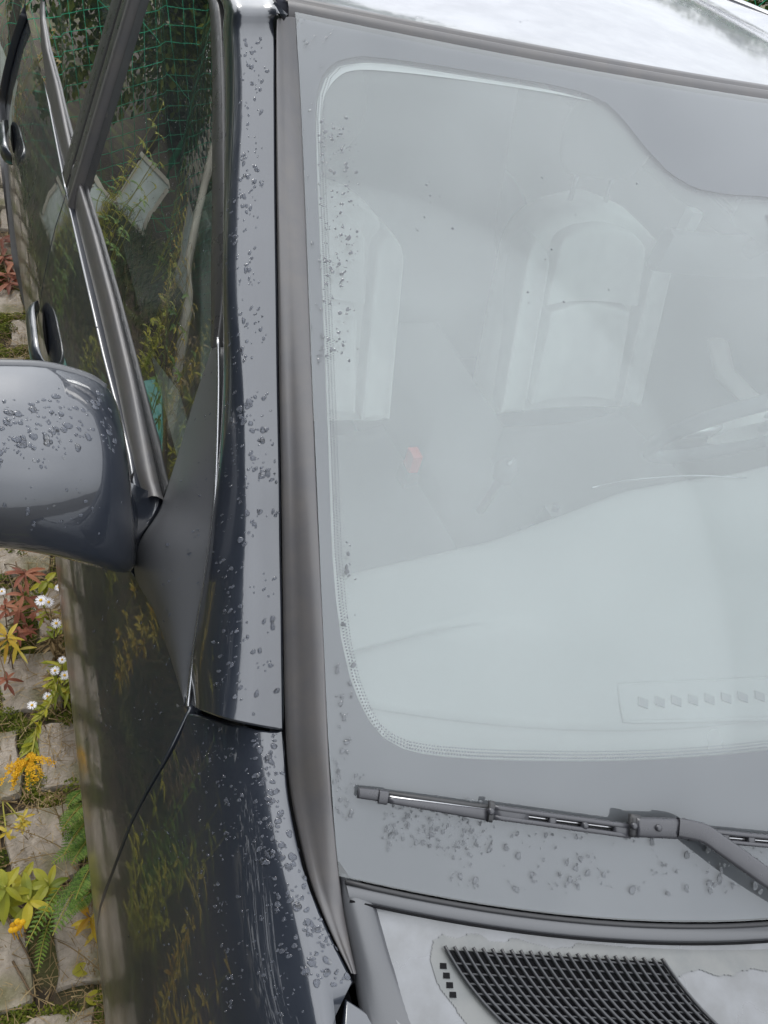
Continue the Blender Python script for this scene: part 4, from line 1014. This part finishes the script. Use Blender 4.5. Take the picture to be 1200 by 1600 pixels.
rosette_plant('willowherb', 'red-leaved upright weed nearest the underside of the mirror', 'weed', (-1.0, 1.25, 0), [(38, 892, .22, 9), (36, 925, .14, 7), (30, 950, .10, 6)], 'redleaf', L_=.040, w=.0055)
rosette_plant('willowherb', 'brown withered weed with curled leaves at the left picture edge', 'weed', (-1.02, 1.05, 0), [(8, 945, .12, 9), (40, 975, .10, 9), (28, 985, .12, 8), (55, 955, .08, 7), (10, 1060, .08, 7)], 'redleaf', L_=.028, w=.0045)
rosette_plant('evening_primrose', 'orange and yellow narrow-leaved plant left of the bare paver', 'weed', (-1.01, .95, 0), [(10, 992, .16, 8), (26, 1004, .12, 6)], 'yleaf', L_=.045, w=.0045)
rosette_plant('seedling', 'small yellow-leaved seedling between the mirror and the asters', 'weed', (-.95, 1.2, 0), [(72, 906, .12, 8)], 'ygreen', L_=.034, w=.008)
def tansy(lab, base, fronds, m, flower=None):
    e = thing('tansy', lab, 'fern-leaved weed', plant_base(base)); lf = MB(); s = MB()
    for a, b, z0, z1, wd in fronds:
        A, B = U(*a, z=z0), U(*b, z=z1); P_ = stem_curve(A, B, .012, 14); s.tube(P_, .0009, 4)
        s.tube(stem_curve((base[0], base[1], 0), A, .02, 6), .0012, 4)
        t = (B-A)/np.linalg.norm(B-A); sd = np.cross(t, (0, 0, 1.)); sd /= np.linalg.norm(sd)
        for i in range(1, 14):
            u = i/14; ww = wd*math.sin(math.pi*(u*.8+.15))
            for sg in (-1, 1):
                d = sd*sg+t*.55; d /= np.linalg.norm(d); q0 = P_[i-1]; n_ = 5
                leaf(lf, q0, d, ww, .0011, .15, 3)
                for k in range(1, n_+1):
                    q = q0+d*ww*k/(n_+.5)-np.array([0, 0, .15*ww*(k/n_)**2]); l2 = ww*.30*(1-.5*k/n_)
                    for s2 in (-1, 1): dd = np.cross(d, (0, 0, 1))*s2*.8+d*.8; leaf(lf, q, dd, l2, l2*.26, .1, 2)
    pbuild(e, [(s, 'stem', 'stemg'), (lf, 'fronds', m)])
    if flower:
        f = MB()
        for px, py in flower:
            c = U(px, py, z=.20); f.grid([[c+np.array([.0048*v*math.cos(t), .0048*v*math.sin(t), .003*(1-v*v)]) for t in np.linspace(0, 6.28, 12)[:-1]] for v in (.05, .5, .9, 1.05)], closed=True)
            f.tube([c-np.array([0, 0, .001]), c-np.array([0, 0, .05])], .0008, 4)
        pbuild(e, [(f, 'button_flowers', 'gold')])
tansy('bright green feathery tansy with a yellow button flower beside the fender', (-.93, .42, 0), [((128, 1372), (82, 1462), .12, .15, .024), ((145, 1350), (118, 1405), .12, .17, .022), ((95, 1385), (40, 1480), .10, .12, .015), ((75, 1445), (58, 1522), .06, .05, .012), ((140, 1395), (110, 1430), .08, .12, .018)], 'leaf', [(27, 1440), (20, 1446), (35, 1441), (24, 1452), (30, 1449), (18, 1453)])
tansy('loose feathery green fronds just above the tansy, half behind the car body', (-.90, .60, 0), [((132, 1255), (95, 1300), .10, .14, .020), ((138, 1280), (100, 1335), .08, .13, .022), ((130, 1235), (105, 1262), .08, .13, .016), ((140, 1310), (112, 1352), .08, .12, .020), ((135, 1320), (80, 1350), .07, .10, .016)], 'leaf')
def grass_plant(lab, base, tips, m, nm='meadow_grass', cat='grass tuft', r=.0009, seeds=True):
    e = thing(nm, lab, cat, plant_base(base)); s = MB(); sd = MB()
    for (x0, y0_, z0), (x1, y1, z1) in tips:
        A, B = U(x0, y0_, z=z0), U(x1, y1, z=z1); P_ = stem_curve(A, B, .02, 10); s.tube(P_, r, 4)
        if seeds:
            for i in range(5, 10):
                for _ in range(4): a = ru(0, 6.28); leaf(sd, P_[i]+np.array([ru(-.006, .006), ru(-.006, .006), ru(-.003, .006)]), (math.cos(a), math.sin(a), .2), .006, .0012, 0, 2)
    items = [(s, 'stalks', 'straw')]
    if seeds: items.append((sd, 'seed_heads', m))
    pbuild(e, items)
grass_plant('long straw-coloured stalks reaching left across the paving from the fender', (-.9, .5, 0), [((140, 1330, .05), (0, 1355, .10)), ((110, 1332, .05), (0, 1290, .12)), ((150, 1300, .05), (0, 1250, .10)), ((90, 1470, .03), (160, 1520, .04))], 'straw')
grass_plant('dry seed-headed grass tuft in the moss below the goldenrod', (-.93, .68, 0), [((100, 1290, .02), (62, 1235, .12)), ((95, 1290, .02), (78, 1240, .11)), ((100, 1280, .02), (95, 1238, .10)), ((60, 1270, .02), (40, 1225, .12)), ((105, 1290, .02), (50, 1245, .08))], 'straw')
for k, (a, b) in enumerate([((4, 1420), (54, 1512)), ((20, 1502), (52, 1558))]):
    mb = MB(); P_ = [U(a[0]+(b[0]-a[0])*u, a[1]+(b[1]-a[1])*u, z=.03+.004*math.sin(5*u)) for u in np.linspace(0, 1, 7)]; mb.tube(P_, [.0022, .002, .0021, .0018, .0017, .0015, .001], 6)
    mb.build('twig', M['stem'], label=['longer bare twig under the tansy flower', 'shorter bare twig on the lowest paver'][k], cat='twig', group='twigs on the paving')
rosette_plant('evening_primrose', 'yellow broad-leaved plant at the lower left edge above the twigs', 'weed', (-1.0, .48, 0), [(8, 1385, .14, 8), (45, 1405, .12, 7), (35, 1375, .10, 6), (75, 1378, .12, 6), (10, 1410, .10, 6)], 'ygreen', 'stemg', .048, .008)
rosette_plant('seedling', 'orange-leaved low plant tucked under the fender edge', 'weed', (-.90, .42, 0), [(140, 1432, .07, 8), (155, 1440, .05, 7)], 'yleaf', 'stem', .045, .005)
rosette_plant('seedling', 'little golden leafy shoot at the left edge below the goldenrod', 'weed', (-1.03, .62, 0), [(34, 1285, .12, 10), (36, 1272, .13, 6), (10, 1300, .10, 5)], 'yleaf', 'stemg', .018, .003)
for k, (px, py, lab) in enumerate([(113, 1520, 'pale yellow fallen leaf in the litter on the paver joint'), (133, 1560, 'curled yellow fallen leaf by the bottom edge of the car'), ]):
    mb = MB(); leaf(mb, U(px, py, z=.02), (1, ru(-.5, .5), .1), .032, .012, .3, 7); mb.build('fallen_leaf', M['ygreen'], label=lab, cat='leaf', group='fallen leaves')
# dead brown fern litter behind the door handle
rosette_plant('bracken', 'rust-brown dead weed on the paving beside the rear door', 'weed', (-.98, 3.0, 0), [(5, 400, .06, 12), (10, 425, .05, 12), (4, 370, .05, 10), (14, 440, .04, 9)], 'redleaf', 'stem', .08, .008)
# tall weeds further left (seen mirrored in the door and fender)
WEEDL = ['golden tall weed beside the paved strip left of the car', 'yellow-green tall weed beside the paved strip left of the car', 'fresh green tall weed beside the paved strip left of the car', 'straw-dry tall weed beside the paved strip left of the car']
for k in range(20):
    b = np.array([ru(-2.3, -1.28), -.9+k*.24+ru(-.1, .1), 0]); e = thing('tall_weed', WEEDL[k % 4]+['', ', nearest the bonnet', ', beside the front wheel', ', beside the front door', ', beside the rear door'][k//4], 'weed', plant_base(b), 'tall weeds left of the car'); s = MB(); lf = MB()
    for _ in range(7):
        h = ru(.35, .85); t = b+np.array([ru(-.15, .15), ru(-.15, .15), h]); P_ = stem_curve(b, t, 0, 10); s.tube(P_, .002, 4)
        for q in P_[2:]:
            for _ in range(5): a = ru(0, 6.28); leaf(lf, q, (math.cos(a), math.sin(a), .3), ru(.02, .055), ru(.003, .007), .4, 3)
    pbuild(e, [(s, 'stem', 'stemg'), (lf, 'leaves', ['yleaf', 'ygreen', 'leaf', 'straw'][k % 4])])
# --- chain-link fence behind the car
FY = 4.15
def chainlink(x0, x1, z0, z1, y, dx=.058):
    mb = MB(); nrow = int((z1-z0)/dx); nx_ = int((x1-x0)/dx)
    for i in range(nx_):
        pts = [np.array([x0+i*dx+(dx if (j+i) % 2 else 0), y+(.0035 if (j % 2) else -.0035)+.01*math.sin(i*.3+j*.2), z0+j*dx*.98]) for j in range(nrow+1)]
        mb.tube(pts, .0028, 3, cap=False)
    return mb
fence = thing('chain_link_fence', 'green plastic-coated chain-link fence running behind the car in front of the hedge', 'fence', (2, FY, 0))
def fp(mb, nm, m, **k):
    o = mb.build(nm, M[m], None, **k); o.parent = fence; o.matrix_parent_inverse = Matrix.Translation(-Vector(fence.location))
fp(chainlink(-6, 9.5, .03, 1.62, FY), 'wire_mesh', 'wire', kind='stuff')
for z in (.1, .85, 1.6): mb = MB(); mb.tube([(-6, FY+.012, z), (9.5, FY+.012, z)], .002, 5); fp(mb, 'tension_wire', 'wire')
for x in (-4.9, -2.4, 2.6, 5.1, 7.6): mb = MB(); mb.tube([(x, FY+.04, 0), (x, FY+.04, 1.68)], .02, 10); fp(mb, 'fence_post', 'post')
# --- shrubs and trees
def crown(seed, n_, rx, ry, rz, ls, lump=9, hollow=.45):
    R_ = random.Random(seed); mb = MB(); cs = [(np.array([R_.uniform(-.62, .62)*rx, R_.uniform(-.62, .62)*ry, R_.uniform(-.7, .75)*rz]), R_.uniform(.3, .55)) for _ in range(lump)]
    for _ in range(n_):
        c, r = R_.choice(cs); v = np.array([R_.gauss(0, 1) for _ in range(3)]); v /= np.linalg.norm(v); q = R_.uniform(hollow, 1.)**.5
        p = c+v*np.array([rx, ry, rz])*r*q*R_.uniform(.85, 1.15); d = v+np.array([R_.uniform(-1, 1), R_.uniform(-1, 1), R_.uniform(-.9, .6)]); d /= np.linalg.norm(d)
        s = np.cross(d, (R_.uniform(-1, 1), R_.uniform(-1, 1), 1)); s /= np.linalg.norm(s)+1e-6; L_ = ls*R_.uniform(.6, 1.3); w = L_*.32
        mb.add([p, p+d*L_*.5+s*w, p+d*L_, p+d*L_*.5-s*w], [(0, 1, 2, 3)])
    return mb
hproto = []
for k in range(3):
    me = crown(k, 11000, .75, .6, 1.05, .055, 14); hproto.append(me)
HM = []
for k in range(11):
    x = -5.4+1.35*k+ru(-.15, .15); e = thing('hedge_shrub', 'dense green shrub with yellowing leaves in the row behind the chain-link fence', 'shrub', (x, FY+.85+ru(-.1, .15), 0), 'hedge shrubs behind the fence')
    if len(HM) < 3:
        o = hproto[k].build('crown', M['hedge'], None, smooth=False); t = MB(); t.tube([(0, 0, 0), (.03, .02, .6), (.0, .03, 1.2)], [.04, .03, .015], 7); to = t.build('trunk', M['bark'], None); HM.append((o, to))
    else: o, to = HM[k % 3][0].copy(), HM[k % 3][1].copy(); COL.objects.link(o); COL.objects.link(to)
    o.parent = e; to.parent = e; o.location = (0, 0, 1.05); e.rotation_euler.z = ru(0, 6.28); e.scale = (1, 1, ru(.9, 1.15))
TM = []
spots = [(-4.3, -3.4, 1.25), (-4.6, -1.3, 1.4), (-4.9, .9, 1.45), (-5.2, 3.0, 1.35), (-7.2, -5., 1.5), (-7.5, 5.4, 1.4), (-3.6, 7.2, .9), (-7.6, 2., 1.8), (-7.3, -1.6, 1.8)]
for k, (x, y, s) in enumerate(spots):
    e = thing('garden_tree', ['dark broad-leaved tree standing left of the paved yard', 'dark broad-leaved tree rising behind the hedge'][y > 4], 'tree', (x, y, 0), ['trees left of the yard', 'trees behind the hedge'][y > 4])
    if len(TM) < 3:
        o = crown(20+k, 9000, 1.5, 1.5, 2.1, .13, 16).build('crown', M['tree'], None, smooth=False); t = MB(); t.tube([(0, 0, 0), (.05, .03, 1.), (.0, .1, 2.2), (.1, .0, 3.2)], [.14, .11, .08, .03], 9)
        for q in range(5): a = q*1.3; t.tube([(0.02, .05, 1.2+.3*q), (.5*math.cos(a), .5*math.sin(a), 1.8+.3*q), (.9*math.cos(a), .9*math.sin(a), 2.5+.3*q)], [.05, .03, .01], 6)
        to = t.build('trunk', M['bark'], None); TM.append((o, to))
    else: o, to = TM[k % 3][0].copy(), TM[k % 3][1].copy(); COL.objects.link(o); COL.objects.link(to)
    o.parent = e; to.parent = e; o.location = (0, 0, 2.55 if y < 5 else 2.1); e.scale = (s, s, s if y < 5 else s*.62); e.rotation_euler.z = ru(0, 6.28)
shed = thing('reflection_shed', 'unseen grey-blue boarded shed among the trees, added to tint the paint reflections', 'shed', (-4.1, -1.9, 0))  # out-of-view shed, added for teal and brown streaks in the paint reflections
def shp(mb, nm, m):
    o = mb.build(nm, M[m], None, smooth=False); o.parent = shed; o.matrix_parent_inverse = Matrix.Translation(-Vector(shed.location))
mb = MB(); mb.box((-4.35, -1.9, 1.25), (.5, 2.3, 2.5)); shp(mb, 'wall', 'shedw')
for k in range(15): mb = MB(); mb.box((-4.085, -2.98+.155*k, 1.22), (.03, .148, 2.4)); shp(mb, 'board', 'shedw')
mb = MB(); mb.box((-4.3, -1.9, 2.56), (1.0, 2.6, .08)); shp(mb, 'roof', 'bark')
mb = MB(); mb.box((-4.055, -1.5, 1.0), (.03, .8, 1.95)); shp(mb, 'door', 'shedd')
# --- things lying behind the car on the left: white board, leaning window panes, pale post, teal sheet
mb = MB(); p0 = np.array([-1.02, 3.72, 0]); mb.box((-1.13, 3.86, .17), (.42, .04, .34), R=((1, 0, 0), (0, .96, .28), (0, -.28, .96)))
mb.build('plastic_board', M['panelw'], label='white plastic board leaning at the foot of the fence behind the car', cat='board', smooth=False)
for k, (x, y, a, h, w) in enumerate([(-2.2, 3.95, .35, .42, .30), (-2.9, 3.8, .2, .60, .34), (-1.62, 3.3, 1.1, .36, .24), (-3.2, 2.6, .9, .6, .35)]):
    e = thing('window_pane', ['narrow pale window sash', 'wide pale window sash', 'small pale window sash', 'outermost pale window sash'][k]+' leaning in the weeds left of the car', 'window sash', (x, y, 0), 'discarded window sashes')
    fr = MB(); 
    for cx, cz_, sx_, sz_ in ((0, .03, w, .06), (0, h-.03, w, .06), (-w/2+.03, h/2, .06, h-.12), (w/2-.03, h/2, .06, h-.12)): fr.box((cx, 0, cz_), (sx_*(.4 if sx_ < .07 else 1), .03, sz_*(.4 if sz_ < .07 else 1)))
    gl_ = MB(); gl_.box((0, .0, h/2), (w-.05, .012, h-.05))
    for mb_, nm, m in ((fr, 'sash_frame', 'timber'), (gl_, 'backing_board', 'panelw')): o = mb_.build(nm, M[m], None, smooth=False); o.parent = e
    e.rotation_euler = (-.35, 0, a)
mb = MB(); mb.tube([(-2.15, 2.1, .08), (-2.35, 3.0, .5), (-2.9, 4.0, 1.5), (-3.3, 4.0, 2.2)], [.05, .055, .05, .045], 10); mb.build('timber_pole', M['timber'], label='pale round timber pole leaning against the fence', cat='pole')
mb = MB(); mb.grid([[np.array([-1.9+.45*u+.05*math.sin(7*v), 1.7+.6*v, .03+.05*math.sin(9*u+4*v)**2]) for u in np.linspace(0, 1, 14)] for v in np.linspace(0, 1, 16)]); mb.build('tarpaulin', M['tealp'], label='crumpled teal tarpaulin on the ground left of the car', cat='tarpaulin')
#MARK_RAIN
# ------------------------------------------------------------------ rain drops standing on the paint and the glass
dg = bpy.context.evaluated_depsgraph_get()
def bvh_of(names):
    vs, fs = [], []
    for o in list(car.children_recursive):
        if o.name.split('.')[0] in names:
            o_v = len(vs); mw = o.matrix_basis
            vs += [v.co[:] for v in o.data.vertices]; fs += [[o_v+i for i in p.vertices] for p in o.data.polygons]
    return BVHTree.FromPolygons(vs, fs)
def drop(mb, p, N, rx, ry, ang, h):
    N = np.array(N); a = np.cross(N, (0, 0, 1.) if abs(N[2]) < .9 else (1., 0, 0)); a /= np.linalg.norm(a); b = np.cross(N, a)
    u = math.cos(ang)*a+math.sin(ang)*b; v = -math.sin(ang)*a+math.cos(ang)*b; p = np.array(p); k = 14
    ph = [ru(0, 6.28) for _ in range(3)]; w = [1+.13*math.sin(2*q+ph[0])+.09*math.sin(3*q+ph[1])+.02*math.sin(5*q+ph[2]) for q in [2*math.pi*i/k for i in range(k)]]
    rows = []
    for r, z in ((1., .02), (.96, .26), (.84, .58), (.5, .9)):
        rows.append([p+(u*rx*math.cos(2*math.pi*i/k)+v*ry*math.sin(2*math.pi*i/k))*r*w[i]+N*h*z for i in range(k)])
    o = len(mb.v); mb.grid(rows, closed=True); mb.add([p+N*h], []); top = len(mb.v)-1
    for i in range(k): mb.f.append((o+3*k+i, o+3*k+(i+1) % k, top)); mb.m.append(0)
    q_ = len(mb.v); mb.add([p+(u*rx*math.cos(2*math.pi*i/k)+v*ry*math.sin(2*math.pi*i/k))*.93*w[i]+N*.00012 for i in range(k)], [tuple(range(k))], 1)
def rain(name, targets, regions, parent=None, hk=.36):
    bv = bvh_of(targets); mb = MB()
    for (x0, y0_, x1, y1, n_, r0, r1, asp, skew) in regions:
        k = 0
        while k < n_:
            cx, cy = ru(x0, x1), ru(y0_, y1); cl = random.choice((1, 1, 1, 2, 3))
            for _ in range(cl):
                px, py = cx+random.gauss(0, 5)*(cl > 1), cy+random.gauss(0, 7)*(cl > 1); xx = px+skew*(py-(y0_+y1)/2)
                d = ray(xx, py); hit = bv.ray_cast(Vector(CAM), Vector(d)); k += 1
                if hit[0] is None: continue
                N_ = hit[1]; 
                if N_.dot(Vector(d)) > 0: N_ = -N_
                r = r0+(r1-r0)*RN()**2.8; a = asp*ru(.7, 1.3)
                drop(mb, hit[0], N_, r*a**.5, r/a**.5, ru(-.5, .5)+1.2, r*hk)
    o = mb.build(name, [M['water'], M['wetg' if 'windscreen' in targets or 'front_door_glass' in targets else 'wetp']], parent or car, kind='stuff')
    return o
rain('raindrops', ('side_frame',), [(372, 60, 412, 320, 93, 0.0008, 0.0027, 1.7, 0), (366, 300, 410, 560, 74, 0.0008, 0.0027, 1.8, 0), (378, 600, 430, 800, 74, 0.0008, 0.0038, 1.4, .05),
     (350, 200, 372, 700, 74, 0.0007, 0.0020, 2., 0), (335, 640, 380, 1100, 136, 0.0007, 0.0025, 1.8, 0), (385, 800, 436, 1120, 42, 0.0008, 0.0032, 1.5, 0)])
rain('raindrops', ('fender',), [(300, 1130, 440, 1300, 148, 0.0006, 0.0022, 1.5, 0), (400, 1150, 440, 1350, 74, 0.0008, 0.0034, 1.3, .12), (440, 1320, 520, 1540, 148, 0.0010, 0.0038, 1.4, .38), (330, 1300, 450, 1590, 161, 0.0007, 0.0023, 1.6, .2), (190, 1280, 330, 1590, 111, 0.0006, 0.0020, 1.6, 0)])
rain('raindrops', ('front_door',), [(120, 900, 270, 1200, 111, 0.0007, 0.0023, 1.7, 0), (150, 330, 60, 560, 12, 0.0007, 0.0018, 1.6, 0)])
rain('raindrops', ('door_mirror',), [(5, 612, 180, 705, 148, 0.0010, 0.0038, 1.15, 0), (0, 640, 90, 730, 49, 0.0007, 0.0020, 1.3, 0), (0, 760, 190, 860, 27, 0.0007, 0.0022, 1.2, 0)])
rain('raindrops', ('mirror_sail',), [(225, 560, 335, 780, 44, 0.0006, 0.0020, 2.6, 0), (230, 780, 320, 1060, 27, 0.0008, 0.0027, 2.4, 0)])
rain('raindrops', ('front_door_glass',), [(190, 120, 330, 700, 520, 0.0004, 0.0012, 2.2, 0), (140, 330, 220, 620, 37, 0.0005, 0.0013, 2., 0)])
rain('raindrops', ('windscreen',), [(498, 190, 560, 560, 235, 0.0007, 0.0024, 1.2, 0), (470, 40, 540, 120, 17, 0.0008, 0.0022, 1.4, 0), (474, 150, 500, 520, 17, 0.0008, 0.0023, 1.4, 0), (520, 1040, 552, 1250, 42, 0.0008, 0.0029, 1.3, 0), (535, 860, 560, 1010, 14, 0.0008, 0.0023, 1., 0),
     (600, 1250, 770, 1330, 260, 0.0006, 0.0022, 1.2, 0), (700, 1300, 960, 1390, 93, 0.0008, 0.0032, 1.2, 0), (980, 1310, 1190, 1400, 62, 0.0008, 0.0038, 1.2, 0), (525, 1210, 560, 1290, 22, 0.0008, 0.0022, 1.2, 0), (560, 200, 1000, 560, 22, 0.0007, 0.0018, 1., 0)], wind, .30)
rain('raindrops', ('roof',), [(520, 0, 1000, 60, 12, 0.0007, 0.0018, 1.2, 0)])
